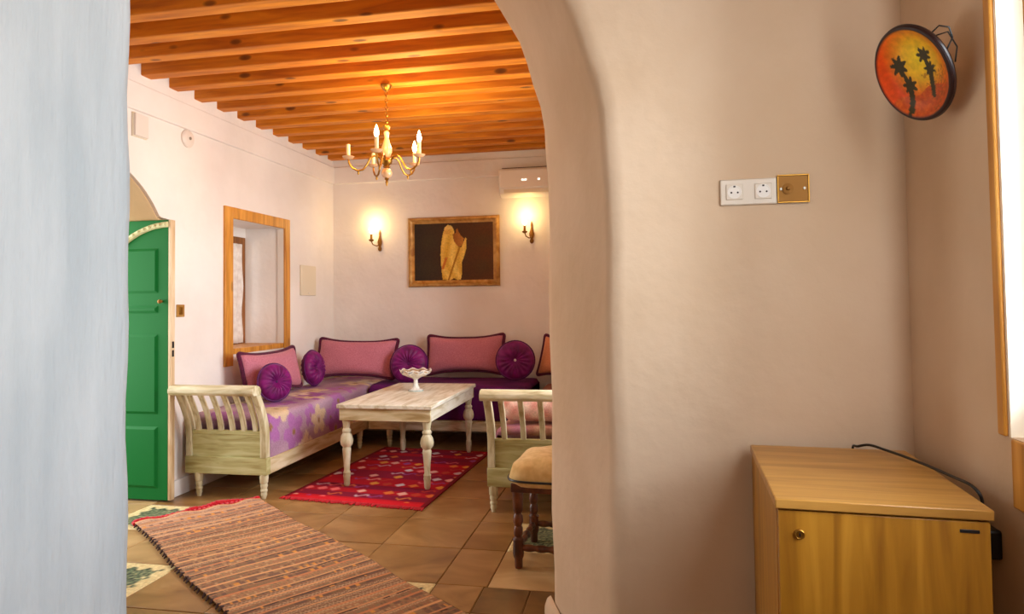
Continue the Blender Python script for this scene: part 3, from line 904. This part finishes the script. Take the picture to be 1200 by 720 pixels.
def fpos(u, v):
    f = v * (len(FP) - 1); i = min(int(f), len(FP) - 2); q = f - i
    r = FP[i][0] + (FP[i + 1][0] - FP[i][0]) * q; z = FP[i][1] + (FP[i + 1][1] - FP[i][1]) * q
    return (r * math.cos(2 * PI * u), r * math.sin(2 * PI * u), z)
cgrid('foot', 36, 20, fpos, fcol, M['ceramic'], t, True)

# ------------------------------------------------------------------ rugs
def quadpos(P, z=0.008, wob=0.0):
    def f(u, v):
        a = Vector(P[0]).lerp(Vector(P[1]), u); b = Vector(P[3]).lerp(Vector(P[2]), u)
        p = a.lerp(b, v)
        return (p.x + wob * math.sin(v * 13 + u), p.y + wob * math.sin(u * 9 + v * 3), z + wob * 0.3 * (1 + math.sin(v * 21 + u * 5)))
    return f
def redcol(u, v):
    U, Vv = u * 10, v * 16
    base = (150, 12, 30)
    e = min(u, 1 - u)
    if e < 0.035: return (120, 8, 26)
    if v < 0.04: return (214, 18, 34)
    if v > 0.97: return (160, 14, 30)
    band = int(Vv); fv = Vv - band
    cell = int(U + 0.5 * (band % 2)); fu = U + 0.5 * (band % 2) - cell
    base = mixc((196, 10, 28), (166, 6, 30), hsh(band, 3))
    if hsh(band, 9) < 0.3: base = mixc(base, (92, 10, 60), 0.5)
    dd = abs(fu - 0.5) + abs(fv - 0.5) * 0.9
    h = hsh(cell, band, 5)
    cols = [(236, 170, 150), (226, 120, 52), (214, 190, 190), (190, 60, 40), (150, 70, 130), (226, 150, 60), (236, 110, 110)]
    if band % 2 == 0:
        if dd < 0.39 and h > 0.32: return cols[int(h * 97) % 7]
    else:
        z = abs(fv - 0.5 - 0.25 * (1 if (fu > 0.5) else -1) * (1 - 2 * abs((fu * 2) % 1 - 0.5)))
        if z < 0.13 and h > 0.45: return mixc(base, cols[int(h * 53) % 7], 0.8)
    return base
P = [(-2.489, 4.358), (-1.419, 4.243), (-1.345, 5.90), (-2.376, 5.98)]
t = thing('red_rug', 'red woven rug with small pale diamonds lying under the coffee table', 'rug')
cgrid('rug_field', 112, 154, quadpos(P), redcol, M['mosaic'], t, solid=0.007)
bm = nb()
for k in range(90):
    p = Vector(P[0]).lerp(Vector(P[1]), (k + 0.5) / 90)
    L = 0.035 + 0.02 * random.random(); dx = random.uniform(-0.012, 0.012)
    tube(bm, [(p.x, p.y + 0.003, 0.005), (p.x + dx * 0.5, p.y - L * 0.5, 0.006), (p.x + dx, p.y - L, 0.004)], [0.006, 0.006, 0.003], 5)
obj('fringe', bm, M['red_wool'], t)['kind'] = 'stuff'

# kilim runner
kd = Vector((0.792, -0.611)).normalized(); kn = Vector((kd.y * -1, kd.x))
K0 = Vector((-3.075, 3.645)); KL, KW = 2.42, 0.765
def kilcol(u, v):
    L = v * KL
    q = L / 0.072
    i = int(q); f = q - i
    if f < 0.17: return mixc((216, 158, 106), (196, 124, 80), hsh(i, 1))
    if 0.5 < f < 0.58: return mixc((180, 118, 82), (136, 92, 70), hsh(i, 4))
    tone = hsh(i, 7)
    base = mixc((172, 130, 88), (120, 92, 66), tone)
    if L < 0.5: base = mixc((196, 154, 132), base, 0.2 + L * 1.4)
    if i % 4 == 3 and 0.17 < f < 0.34 and hsh(int(u * 22), i) > 0.35: return mixc(base, (60, 40, 36), 0.85)
    half = 0 if f < 0.5 else 1
    g = (f - 0.17) / 0.33 if half == 0 else (f - 0.58) / 0.42
    a = u * (64 if (i + half) % 2 else 40) + 0.5 * (i % 2); c = int(a); fa = a - c
    h = hsh(c, i * 2 + half, 2)
    dm = abs(fa - 0.5) + abs(g - 0.5)
    k = hsh(i, half, 11)
    if k < 0.45:
        if dm < 0.42: return mixc(base, [(96, 68, 60), (214, 172, 130), (164, 88, 66), (116, 104, 84)][int(h * 3.99)], 0.5)
    elif k < 0.75:
        if abs(g - 0.5 - 0.35 * (1 - 4 * abs(fa - 0.5))) < 0.22: return mixc(base, (222, 178, 140), 0.6)
    else:
        if h > 0.55: return mixc(base, (96, 70, 64), 0.55)
        if h < 0.1: return (206, 140, 66)
    return base
def kpos(u, v):
    p = K0 + kd * (v * KL) + kn * (u * KW)
    wv = 0.010 * math.sin(v * 11 + u * 2)
    z = 0.009 + 0.003 * (1 + math.sin(v * 26 + u * 4))
    if v < 0.03: z += 0.006 * (1 + math.sin(u * 23))
    return (p.x + kn.x * wv - kd.x * 0.012 * math.sin(u * 8) * (1 - v), p.y + kn.y * wv, z)
t = thing('kilim_runner', 'faded striped brown and orange kilim runner lying diagonally on the tiles', 'rug')
cgrid('runner_field', 150, 420, kpos, kilcol, M['mosaic'], t, solid=0.007)
bm = nb()
for k in range(26):
    u0, u1 = k / 26, (k + 1) / 26
    pts = []
    for u in (u0, (u0 + u1) / 2, u1 + 0.01):
        p = K0 + kn * (u * KW) - kd * (0.028 + 0.018 * math.sin(u * 31) * random.random() + 0.075 * max(0, math.sin(u * 6.5 - 2.6)) * random.uniform(.6, 1))
        pts.append((p.x, p.y, 0.014 + 0.006 * math.sin(u * 19)))
    tube(bm, pts, [0.016, 0.02, 0.014], 6)
    p = K0 + kn * (u0 * KW)
    tube(bm, [(p.x, p.y, 0.014), ((p - kd * 0.03).x, (p - kd * 0.03).y, 0.015), ((p - kd * 0.075).x, (p - kd * 0.075).y, 0.006)], [0.012, 0.013, 0.004], 6)
obj('fringe', bm, M['red_wool'], t)['kind'] = 'stuff'
bm = nb()
for side in (0,):
    for k in range(46):
        v = (k + 0.5) / 46 + 0.004 * math.sin(k * 2.3)
        q = kpos(side, v)
        o_ = -1 if side == 0 else 1
        e = (q[0] + kn.x * o_ * 0.014 + kd.x * 0.012, q[1] + kn.y * o_ * 0.014 + kd.y * 0.012)
        if side == 1: e = (q[0] + kn.x * 0.008, q[1] + kn.y * 0.008)
        tube(bm, [(q[0] - kn.x * o_ * 0.012, q[1] - kn.y * o_ * 0.012, 0.014), (q[0], q[1], 0.016), (e[0], e[1], 0.006)], [0.006, 0.008, 0.004], 5)
obj('edge_stitch', bm, M['black_wool'], t)['kind'] = 'stuff'

# ------------------------------------------------------------------ stool
t = thing('stool', 'dark turned-leg stool with mustard cushion seat standing by the arch', 'stool', (-0.665, 3.36, 0), R(-3))
SW, SD = 0.43, 0.44
STL = [(0.018, 0), (0.021, 0.01), (0.021, 0.045), (0.027, 0.06), (0.029, 0.075), (0.027, 0.13), (0.029, 0.145), (0.018, 0.158), (0.024, 0.17), (0.024, 0.20), (0.018, 0.212), (0.027, 0.235), (0.024, 0.26), (0.018, 0.275), (0.025, 0.29), (0.027, 0.34), (0.029, 0.35), (0.029, 0.43)]
for x in (0.03, SW - 0.03):
    for y in (0.03, SD - 0.03):
        obj('leg', lathe(nb(), STL, 16, Matrix.Translation((x, y, 0))), M['dark_wood'], t)
def stretcher(a, b):
    a, b = Vector(a), Vector(b); L = (b - a).length
    n = 24
    rs = []
    for k in range(n + 1):
        f = k / n; rs.append(0.013 + 0.006 * abs(math.sin(f * PI * 5)) + (0.004 if abs(f - 0.5) < 0.04 else 0))
    return obj('stretcher', tube(nb(), [a.lerp(b, k / n) for k in range(n + 1)], rs, 10), M['dark_wood'], t)
for y in (0.03, SD - 0.03): stretcher((0.05, y, 0.102), (SW - 0.05, y, 0.102))
for x in (0.03, SW - 0.03): stretcher((x, 0.05, 0.102), (x, SD - 0.05, 0.102))
bm = nb()
for a, b in (((0.0, 0.0), (SW, 0.025)), ((0.0, SD - 0.025), (SW, SD)), ((0.0, 0.025), (0.025, SD - 0.025)), ((SW - 0.025, 0.025), (SW, SD - 0.025))): box(bm, (a[0], a[1], 0.385), (b[0], b[1], 0.43))
obj('seat_frame', bm, M['dark_wood'], t, True, 0.004)
bm = nb()
NU = 24
g0 = []
for s in (0, 1):
    g = []
    for j in range(NU + 1):
        row = []
        for i in range(NU + 1):
            u, v = -1 + 2 * i / NU, -1 + 2 * j / NU
            rad = (abs(u) ** 5 + abs(v) ** 5) ** 0.2
            mxr = max(abs(u), abs(v), 1e-6)
            x = SW / 2 + u * mxr / max(rad, 1e-6) * (SW / 2 + 0.03); y = SD / 2 + v * mxr / max(rad, 1e-6) * (SD / 2 + 0.03)
            hgt = max(0.0, 1 - mxr ** 6) ** 0.5
            z = 0.445 + (0.115 * hgt * (0.82 + 0.18 * (1 - u * u) * (1 - v * v)) if s else -0.045 * hgt if mxr < 0.9 else -0.03 * min(1.0, (1 - mxr) * 12))
            z += 0.004 * math.sin(9 * u + 5 * v) * hgt * s
            row.append(bm.verts.new((x, y, z)))
        g.append(row)
    for j in range(NU):
        for i in range(NU): bm.faces.new((g[j][i], g[j][i + 1], g[j + 1][i + 1], g[j + 1][i]))
bmesh.ops.remove_doubles(bm, verts=bm.verts[:], dist=1e-4)
seat = obj('seat', bm, M['stool_cloth'], t, True, 0, 180)
bm = nb()
pts = []
for k in range(64):
    a = 2 * PI * k / 64
    u, v = math.cos(a), math.sin(a)
    rad = (abs(u) ** 5 + abs(v) ** 5) ** 0.2
    pts.append((SW / 2 + u / rad * (SW / 2 + 0.031), SD / 2 + v / rad * (SD / 2 + 0.031), 0.447))
obj('piping', tube(bm, pts, 0.006, 6, True), M['black'], seat)

# ------------------------------------------------------------------ chandelier
t = thing('chandelier', 'brass five-arm candle chandelier hanging from the wooden beams', 'chandelier', (-1.755, 4.485, 0.116))
t.scale = (0.914, 0.914, 0.914)
ZH = 3.058
def lat(name, prof, mat, parent, mx=None, n=18): return obj(name, lathe(nb(), prof, n, mx), mat, parent)
lat('ceiling_rose', [(0.045, ZH), (0.045, ZH - 0.008), (0.03, ZH - 0.035), (0.012, ZH - 0.05), (0.006, ZH - 0.055)], M['antique_brass'], t)
for k in range(10):
    zc = ZH - 0.055 - 0.016 - k * 0.027
    bm = nb()
    pts = [(0.010 * math.cos(a), 0, 0.017 * math.sin(a)) for a in np.linspace(0, 2 * PI, 15)[:-1]]
    tube(bm, pts, 0.0032, 6, True)
    o = obj('chain_link', bm, M['antique_brass'], t); o.location = (0, 0, zc); o.rotation_euler = (0, 0, (k % 2) * PI / 2 + 0.4)
lat('crown', [(0.006, 2.72), (0.02, 2.716), (0.028, 2.732), (0.024, 2.712), (0.012, 2.70), (0.012, 2.68)], M['antique_brass'], t)
lat('baluster', [(0.012, 2.695), (0.022, 2.685), (0.020, 2.66), (0.016, 2.64), (0.026, 2.605), (0.040, 2.56), (0.042, 2.53), (0.030, 2.50), (0.018, 2.485)], M['porcelain'], t)
lat('hub', [(0.018, 2.49), (0.034, 2.478), (0.045, 2.46), (0.04, 2.44), (0.022, 2.425), (0.03, 2.415), (0.014, 2.40)], M['antique_brass'], t)
lat('pendant_ball', [(0.012, 2.405), (0.03, 2.395), (0.042, 2.37), (0.042, 2.355), (0.03, 2.335), (0.012, 2.325)], M['porcelain'], t)
lat('finial', [(0.014, 2.327), (0.018, 2.318), (0.008, 2.305), (0.012, 2.295), (0.007, 2.275), (0.003, 2.262)], M['antique_brass'], t)
for k, (deg, on) in enumerate(((205, 0), (277, 1), (349, 1), (61, 1), (133, 0))):
    a = R(deg); c, s = math.cos(a), math.sin(a)
    P2 = [(0.03, 2.45), (0.06, 2.49), (0.095, 2.497), (0.125, 2.475), (0.15, 2.425), (0.18, 2.385), (0.22, 2.375), (0.26, 2.395), (0.285, 2.43), (0.29, 2.47)]
    arm = obj('arm', tube(nb(), [(r * c, r * s, z) for r, z in P2], 0.0075, 8), M['antique_brass'], t)
    tr = Matrix.Translation((0.29 * c, 0.29 * s, 0))
    lat('arm_drop', [(0.004, 2.345), (0.009, 2.355), (0.006, 2.378)], M['antique_brass'], arm, Matrix.Translation((0.215 * c, 0.215 * s, 0)), 10)
    lat('drip_pan', [(0.008, 2.462), (0.03, 2.466), (0.047, 2.482), (0.044, 2.484), (0.02, 2.474), (0.008, 2.474)], M['porcelain'], arm, tr)
    lat('candle_sleeve', [(0.014, 2.472), (0.0145, 2.575), (0.010, 2.578)], M['candle'], arm, tr, 14)
    if on:
        lat('bulb', [(0.008, 2.577), (0.016, 2.592), (0.0185, 2.61), (0.015, 2.632), (0.008, 2.652), (0.002, 2.668)], M['bulb_on'], arm, tr, 14)
        point('bulb_light', (-1.755 + 0.265 * c, 4.485 + 0.265 * s, 2.575), 8.0, (1.0, 0.62, 0.26), 0.03)

# ------------------------------------------------------------------ wall sconces
def sconce(label, x, z, side):
    t = thing('wall_sconce', label, 'sconce', (x, YB, z), 0, 'brass wall sconces')
    rot = Matrix.Translation((0, -0.012, 0))
    lat('backplate', [(0.003, -0.02), (0.018, -0.008), (0.022, 0.01), (0.014, 0.03), (0.024, 0.06), (0.026, 0.085), (0.015, 0.12), (0.009, 0.15), (0.011, 0.175), (0.006, 0.20), (0.002, 0.212)], M['brass'], t, Matrix.Translation((0, -0.014, 0)) @ Matrix.Diagonal((1, 0.55, 1, 1)))
    arm = obj('arm', tube(nb(), [(0, -0.025, 0.05), (side * 0.02, -0.06, 0.035), (side * 0.045, -0.10, 0.05), (side * 0.055, -0.115, 0.085)], 0.006, 8), M['brass'], t)
    tr = Matrix.Translation((side * 0.055, -0.115, 0))
    lat('cup', [(0.006, 0.078), (0.022, 0.085), (0.03, 0.10), (0.022, 0.102), (0.012, 0.104)], M['brass'], arm, tr, 14)
    lat('candle_sleeve', [(0.013, 0.10), (0.013, 0.16), (0.009, 0.163)], M['antique_brass'], arm, tr, 12)
    lat('bulb', [(0.007, 0.162), (0.019, 0.18), (0.024, 0.20), (0.019, 0.222), (0.008, 0.238)], M['bulb_on'], arm, tr, 14)
    point('sconce_light', (x + side * 0.055, YB - 0.115, z + 0.285), 2.6, (1.0, 0.68, 0.26), 0.03)
    return t
sconce('brass candle wall sconce left of the framed painting', -2.735, 1.93, -1)
sconce('brass candle wall sconce right of the painting, beneath the air conditioner', -1.085, 1.965, -1)

# ------------------------------------------------------------------ painting
t = thing('framed_painting', 'dark painting of a yellow-robed figure in gilt frame on back wall', 'painting', (-1.918, YB, 1.887))
PW, PH, FW = 0.495, 0.368, 0.068
bm = nb()
fp = [(0.0, 0.0), (0.0, 0.02), (0.012, 0.038), (0.03, 0.04), (0.05, 0.022), (FW, 0.016), (FW, 0.0)]
cr = []
for sx, sz in ((-1, -1), (1, -1), (1, 1), (-1, 1)):
    cr.append([bm.verts.new((sx * (PW - d), -hh, sz * (PH - d))) for d, hh in fp])
for k in range(4):
    a, b = cr[k], cr[(k + 1) % 4]
    for i in range(len(fp)): bm.faces.new((a[i], b[i], b[(i + 1) % len(fp)], a[(i + 1) % len(fp)]))
obj('frame', bm, M['gilt'], t)
# figure outline measured in canvas coordinates (0..1, z up)
robe = [(0.36, 0.02), (0.345, 0.2), (0.335, 0.45), (0.345, 0.65), (0.365, 0.80), (0.39, 0.92), (0.43, 0.965), (0.475, 0.95), (0.505, 0.88), (0.515, 0.79), (0.50, 0.70), (0.53, 0.63), (0.56, 0.58), (0.60, 0.575), (0.625, 0.66), (0.65, 0.735), (0.665, 0.72), (0.66, 0.55), (0.635, 0.42), (0.60, 0.30), (0.605, 0.12), (0.59, 0.02), (0.55, 0.005), (0.50, 0.04), (0.45, 0.0), (0.40, 0.01)]
jug = [(0.49, 0.80), (0.53, 0.82), (0.535, 0.88), (0.55, 0.90), (0.565, 0.84), (0.60, 0.76), (0.63, 0.72), (0.62, 0.63), (0.585, 0.585), (0.545, 0.60), (0.505, 0.68)]
def pcol(u, v):
    bgc = mixc((52, 38, 26), (94, 50, 14), u * 1.1 - 0.1)
    bgc = mixc(bgc, (66, 58, 28), 0.35 * math.sin(u * 9) * math.sin(v * 7) ** 2)
    if inpoly(u, v, jug): return mixc((150, 88, 30), (190, 124, 50), (u - 0.48) / 0.15)
    if inpoly(u, v, robe):
        f = 0.55 + 0.28 * math.sin(u * 44 + 3 * math.sin(v * 5) + v * 7) + 0.2 * math.sin(u * 13 + 1)
        c = mixc((206, 150, 40), (246, 208, 100), f)
        if 0.385 < u < 0.46 and 0.80 < v < 0.88: c = mixc(c, (216, 158, 70), 0.7)
        if v > 0.88: c = mixc(c, (236, 206, 130), 0.5)
        if abs((u - 0.36) - (v - 0.2) * 0.25) < 0.016 and 0.2 < v < 0.4: c = (196, 112, 40)
        if abs(u - 0.52 + (0.35 - v) * 0.25) < 0.012 and v < 0.6: c = (170, 116, 30)
        return c
    return bgc
cw, ch = PW - FW + 0.004, PH - FW + 0.004
cgrid('canvas', 140, 104, lambda u, v: (-cw + 2 * cw * u, -0.013, -ch + 2 * ch * v), pcol, M['paint'], t, solid=0.008)

# ------------------------------------------------------------------ air conditioner and small wall fittings
t = thing('air_conditioner', 'white wall-mounted air conditioner on back wall above a sconce', 'air conditioner', (-1.385, YB, 2.41))
bm = nb()
prof = [(0, 0.03), (-0.10, 0.0), (-0.17, 0.03), (-0.20, 0.09), (-0.205, 0.27), (-0.19, 0.29), (0, 0.29)]
prism(bm, prof, lambda u, v, a: (a, u, v), 0, 0.85)
obj('body', bm, M['white_plastic'], t, True, 0.012, 50)
bx('louvre', (0.05, -0.195, 0.035), (0.80, -0.18, 0.075), M['ivory_plastic'], t, 0.004)
bx('top_shadow_strip', (0.03, -0.18, 0.288), (0.82, -0.02, 0.296), M['dark_hole_shadow'], t)  # dark strip standing in for the shadow line along the top
bx('front_panel', (0.012, -0.212, 0.09), (0.838, -0.20, 0.265), M['white_plastic'], t, 0.004)
for k, x in enumerate((0.235, 0.265, 0.40)):  # glowing dots stand in for lights reflected in the front panel
    bx('reflection_dot', (x, -0.214, 0.155), (x + 0.022, -0.211, 0.172), simple('reflection_glow', rgb(255, 250, 240), 0.3, 0, (1, 0.95, 0.85, 1), 1.5) if k == 0 else bpy.data.materials['reflection_glow'], t)

t = thing('light_switch', 'small brass light switch plate on left wall beside green door', 'switch', (XL, 4.315, 1.317))
bx('plate', (0, -0.042, -0.045), (0.008, 0.042, 0.045), M['gilt'], t, 0.003)
bx('rocker', (0.008, -0.016, -0.028), (0.013, 0.016, 0.028), M['antique_brass'], t, 0.002)
t = thing('fuse_box', 'flat ivory rectangular cover on left wall between window and corner', 'fuse box', (XL, 6.20, 1.59))
bx('lid', (0, -0.15, -0.15), (0.022, 0.15, 0.15), M['ivory_plastic'], t, 0.006)
bx('latch', (0.022, -0.01, -0.135), (0.026, 0.01, -0.12), M['white_plastic'], t)
t = thing('smoke_detector', 'round white detector on the left wall high above the door', 'detector', (XL + 0.0, 4.385, 2.59))
rx = Matrix.Rotation(PI / 2, 4, 'Y')
lat('base', [(0.066, 0.0), (0.066, 0.012), (0.058, 0.02), (0.05, 0.024), (0.03, 0.028)], M['white_plastic'], t, rx, 24)
lat('sensor', [(0.012, 0.026), (0.011, 0.034), (0.004, 0.038)], M['steel'], t, rx, 14)
t = thing('junction_box', 'small white box on left wall under the cornice, half hidden', 'box', (XL, 3.90, 2.56))
bx('lid', (0, -0.06, -0.075), (0.03, 0.06, 0.075), M['white_plastic'], t, 0.004)
bx('base', (0, -0.066, -0.081), (0.012, 0.066, 0.081), M['ivory_plastic'], t, 0.003)

# curtain inside the window recess
bm = nb()
n = 40
pa = []
for k in range(n + 1):
    f = k / n
    pa.append((XL - 0.372 + 0.012 * math.sin(f * 31) + 0.005 * math.sin(f * 12), DY0 + 0.40 + 0.36 * f))
rows = []
for j in range(15):
    z = 1.005 + (1.92 - 1.005) * j / 14
    rows.append([bm.verts.new((x + 0.006 * math.sin(j * 0.7 + k), y + 0.05 * (1 - j / 14) * math.sin(j) * 0.2, z)) for k, (x, y) in enumerate(pa)])
for j in range(14):
    for k in range(n): bm.faces.new((rows[j][k], rows[j][k + 1], rows[j + 1][k + 1], rows[j + 1][k]))
o = obj('curtain', bm, M['curtain'])
o.modifiers.new('thick', 'SOLIDIFY').thickness = 0.003
tag(o, 'white folded curtain hanging inside the deep window recess', 'curtain')

# ------------------------------------------------------------------ near room: cabinet, cable, sockets, plate
CA = R(-3.5)
t = thing('cabinet', 'oak-veneer minibar cabinet with small round lock in near corner', 'cabinet', (0.283, 1.557, 0), CA)
CW, CD, CH = 0.409, 0.555, 0.915
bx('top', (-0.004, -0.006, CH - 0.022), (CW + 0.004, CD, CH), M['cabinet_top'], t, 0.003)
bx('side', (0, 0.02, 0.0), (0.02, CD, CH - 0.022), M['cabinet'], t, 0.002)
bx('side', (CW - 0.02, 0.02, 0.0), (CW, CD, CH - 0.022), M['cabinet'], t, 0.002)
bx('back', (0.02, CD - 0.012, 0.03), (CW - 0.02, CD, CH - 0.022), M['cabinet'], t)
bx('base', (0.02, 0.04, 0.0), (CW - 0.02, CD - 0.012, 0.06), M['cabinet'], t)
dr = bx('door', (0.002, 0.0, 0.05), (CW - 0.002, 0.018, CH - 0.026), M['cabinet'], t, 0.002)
ry = Matrix.Translation((0.045, 0.0, 0.84)) @ Matrix.Rotation(PI / 2, 4, 'X')
lat('lock', [(0.011, -0.002), (0.011, 0.004), (0.009, 0.006), (0.0075, 0.004), (0.002, 0.004)], M['antique_brass'], dr, ry, 20)
bx('keyhole', (0.0435, -0.0055, 0.836), (0.0465, -0.0038, 0.844), M['black'], dr)
bx('badge', (CW - 0.058, -0.002, 0.8655), (CW - 0.022, 0.001, 0.8725), M['black'], dr, 0.0008)
# cable
bm = nb()
cp = [(0.60, 2.10, 0.70), (0.60, 2.118, 0.86), (0.598, 2.112, 0.915), (0.603, 2.085, 0.923), (0.625, 2.055, 0.934), (0.65, 2.0, 0.932), (0.672, 1.93, 0.931), (0.692, 1.84, 0.930), (0.707, 1.74, 0.929), (0.716, 1.68, 0.928), (0.722, 1.655, 0.918), (0.728, 1.652, 0.90), (0.735, 1.665, 0.86), (0.749, 1.688, 0.838)]
from mathutils import geometry
sp = []
for i in range(len(cp) - 1):
    p0 = Vector(cp[max(i - 1, 0)]); p1 = Vector(cp[i]); p2 = Vector(cp[i + 1]); p3 = Vector(cp[min(i + 2, len(cp) - 1)])
    for q in range(5):
        f = q / 5
        sp.append(0.5 * ((2 * p1) + (p2 - p0) * f + (2 * p0 - 5 * p1 + 4 * p2 - p3) * f * f + (3 * p1 - p0 - 3 * p2 + p3) * f ** 3))
sp.append(Vector(cp[-1]))
o = obj('cable', tube(bm, sp, 0.0036, 8), M['black'])
tag(o, 'black power cable lying across the oak cabinet top', 'cable')
bm = nb()
o = thing('power_adapter', 'black plug-in adapter low on right wall behind cabinet edge', 'adapter', (XW, 1.70, 0.80))
bx('body', (-0.036, -0.03, -0.035), (0.0, 0.03, 0.03), M['black'], o, 0.006)
lat('cable_boot', [(0.008, 0.0), (0.007, 0.012), (0.005, 0.02)], M['black'], o, Matrix.Translation((-0.026, -0.012, 0.03)), 10)

t = thing('double_socket', 'white double power socket plate on near wall left of brass plate', 'socket', (0.331, YN, 1.678))
bx('plate', (-0.084, -0.010, -0.040), (0.082, 0, 0.040), M['socket_white'], t, 0.004)
for cx in (-0.042, 0.042):
    f = bx('socket_insert', (cx - 0.025, -0.014, -0.024), (cx + 0.025, -0.009, 0.024), M['socket_white'], t, 0.003)
    ry = Matrix.Translation((cx, -0.0137, 0)) @ Matrix.Rotation(PI / 2, 4, 'X')
    obj('socket_well', lathe(nb(), [(0.0205, 0.0), (0.0205, 0.0015), (0.018, 0.0016), (0.0175, 0.0004), (0.002, 0.0004)], 24, ry), M['white_plastic'], f)
    bm = nb()
    for dx in (-0.0095, 0.0095): lathe(bm, [(0.003, 0.0006), (0.003, 0.0012)], 10, Matrix.Translation((cx + dx, -0.0137, -0.002)) @ Matrix.Rotation(PI / 2, 4, 'X'))
    box(bm, (cx - 0.003, -0.0155, 0.014), (cx + 0.003, -0.0142, 0.019))
    obj('pin_hole', bm, M['dark_hole_shadow'], f)
t = thing('brass_plate', 'polished brass switch plate right of white double socket', 'switch plate', (0.46, YN, 1.682))
bx('plate', (-0.045, -0.008, -0.042), (0.045, 0, 0.042), M['brass'], t, 0.003)
bm = nb()
for a, b in (((-0.046, -0.043), (0.046, -0.039)), ((-0.046, 0.039), (0.046, 0.043)), ((-0.046, -0.039), (-0.042, 0.039)), ((0.042, -0.039), (0.046, 0.039))): box(bm, (a[0], -0.0115, a[1]), (b[0], -0.007, b[1]))
obj('rim', bm, M['antique_brass'], t, True, 0.001)
lat('knob', [(0.016, 0.0), (0.016, 0.004), (0.006, 0.006), (0.004, 0.012), (0.002, 0.0125)], M['brass'], t, Matrix.Translation((-0.016, -0.008, 0)) @ Matrix.Rotation(PI / 2, 4, 'X'), 18)
for x in (-0.036, 0.032): lat('screw', [(0.0045, 0.0), (0.004, 0.002), (0.001, 0.0025)], M['steel'], t, Matrix.Translation((x, -0.008, 0)) @ Matrix.Rotation(PI / 2, 4, 'X'), 12)

# painted plate
t = thing('painted_plate', 'round orange sunset plate with palm silhouettes hung on right wall', 'plate', (0.677, 1.806, 1.905))
nrm = Vector((-0.875, -0.235, -0.423)).normalized()
zax = nrm
yax = (Vector((0, 0, 1)) - zax * zax.z).normalized()
xax = yax.cross(zax)
t.rotation_mode = 'QUATERNION'
t.rotation_quaternion = Matrix((xax, yax, zax)).transposed().to_quaternion()
PR = 0.1185
def seg(x, y, a, b):
    dx, dy = b[0] - a[0], b[1] - a[1]
    t = max(0.0, min(1.0, ((x - a[0]) * dx + (y - a[1]) * dy) / (dx * dx + dy * dy)))
    return math.hypot(x - a[0] - t * dx, y - a[1] - t * dy)
def palm(x, y):
    # two palm silhouettes, plate coordinates -1..1
    for base, low, top, cw in (((-0.50, -0.74), (-0.31, -0.20), (-0.37, 0.28), 0.25), ((0.19, -0.60), (0.385, -0.06), (0.38, 0.25), 0.19)):
        if seg(x, y, base, low) < cw * 0.30 or seg(x, y, low, top) < cw * 0.2: return True
        for c, q in ((top, 1.0), (low, 0.85)):
            d = math.hypot((x - c[0]) / (cw * q), (y - c[1]) / (cw * q))
            if d < 0.78 + 0.22 * math.sin(7 * math.atan2(y - c[1], x - c[0]) + 1): return True
    return False
def plcol(u, v):
    a = 2 * PI * u; r = v
    x, y = r * math.cos(a), r * math.sin(a)
    if r > 0.955: return (40, 16, 12)
    if palm(x, y): return (56, 46, 14)
    d = math.hypot(x - 0.22, y - 0.22)
    c = mixc((246, 214, 30), (240, 186, 28), d / 0.4)
    c = mixc(c, (222, 74, 16), (d - 0.42) / 0.55)
    if y < -0.42 + 0.05 * math.sin(7 * x): c = mixc((214, 96, 26), (196, 72, 20), hsh(x * 22, y * 22))
    if y < -0.1 and x > 0.1 and hsh(x * 30, y * 30) > 0.72: c = mixc(c, (150, 84, 20), 0.5)
    return c
def plpos(u, v):
    a = 2 * PI * u; r = v
    z = -0.012 + 0.018 * max(0, (r - 0.55) / 0.45) ** 2 if r < 0.955 else 0.006 - 0.004 * (r - 0.955) / 0.045
    return (PR * max(r, 0.002) * math.cos(a), PR * max(r, 0.002) * math.sin(a), z)
cgrid('dish', 120, 66, plpos, plcol, M['glaze'], t, True, solid=0.006)
bm = nb(); tube(bm, [(PR * math.cos(a), PR * math.sin(a), 0.001) for a in np.linspace(0, 2 * PI, 60)[:-1]], 0.0055, 8, True)
obj('rim', bm, simple('dark_rim', rgb(38, 16, 12), 0.3), t)
bm = nb()
tube(bm, [(0.100, 0.066, -0.004), (0.118, 0.072, -0.012), (0.130, 0.058, -0.022), (0.124, 0.034, -0.024), (0.114, 0.015, -0.008)], 0.002, 6)
tube(bm, [(0.106, 0.055, -0.006), (0.126, 0.050, -0.018), (0.122, 0.01, -0.026), (0.117, -0.02, -0.01)], 0.0018, 6)
obj('hanging_wire', bm, M['black'], t)
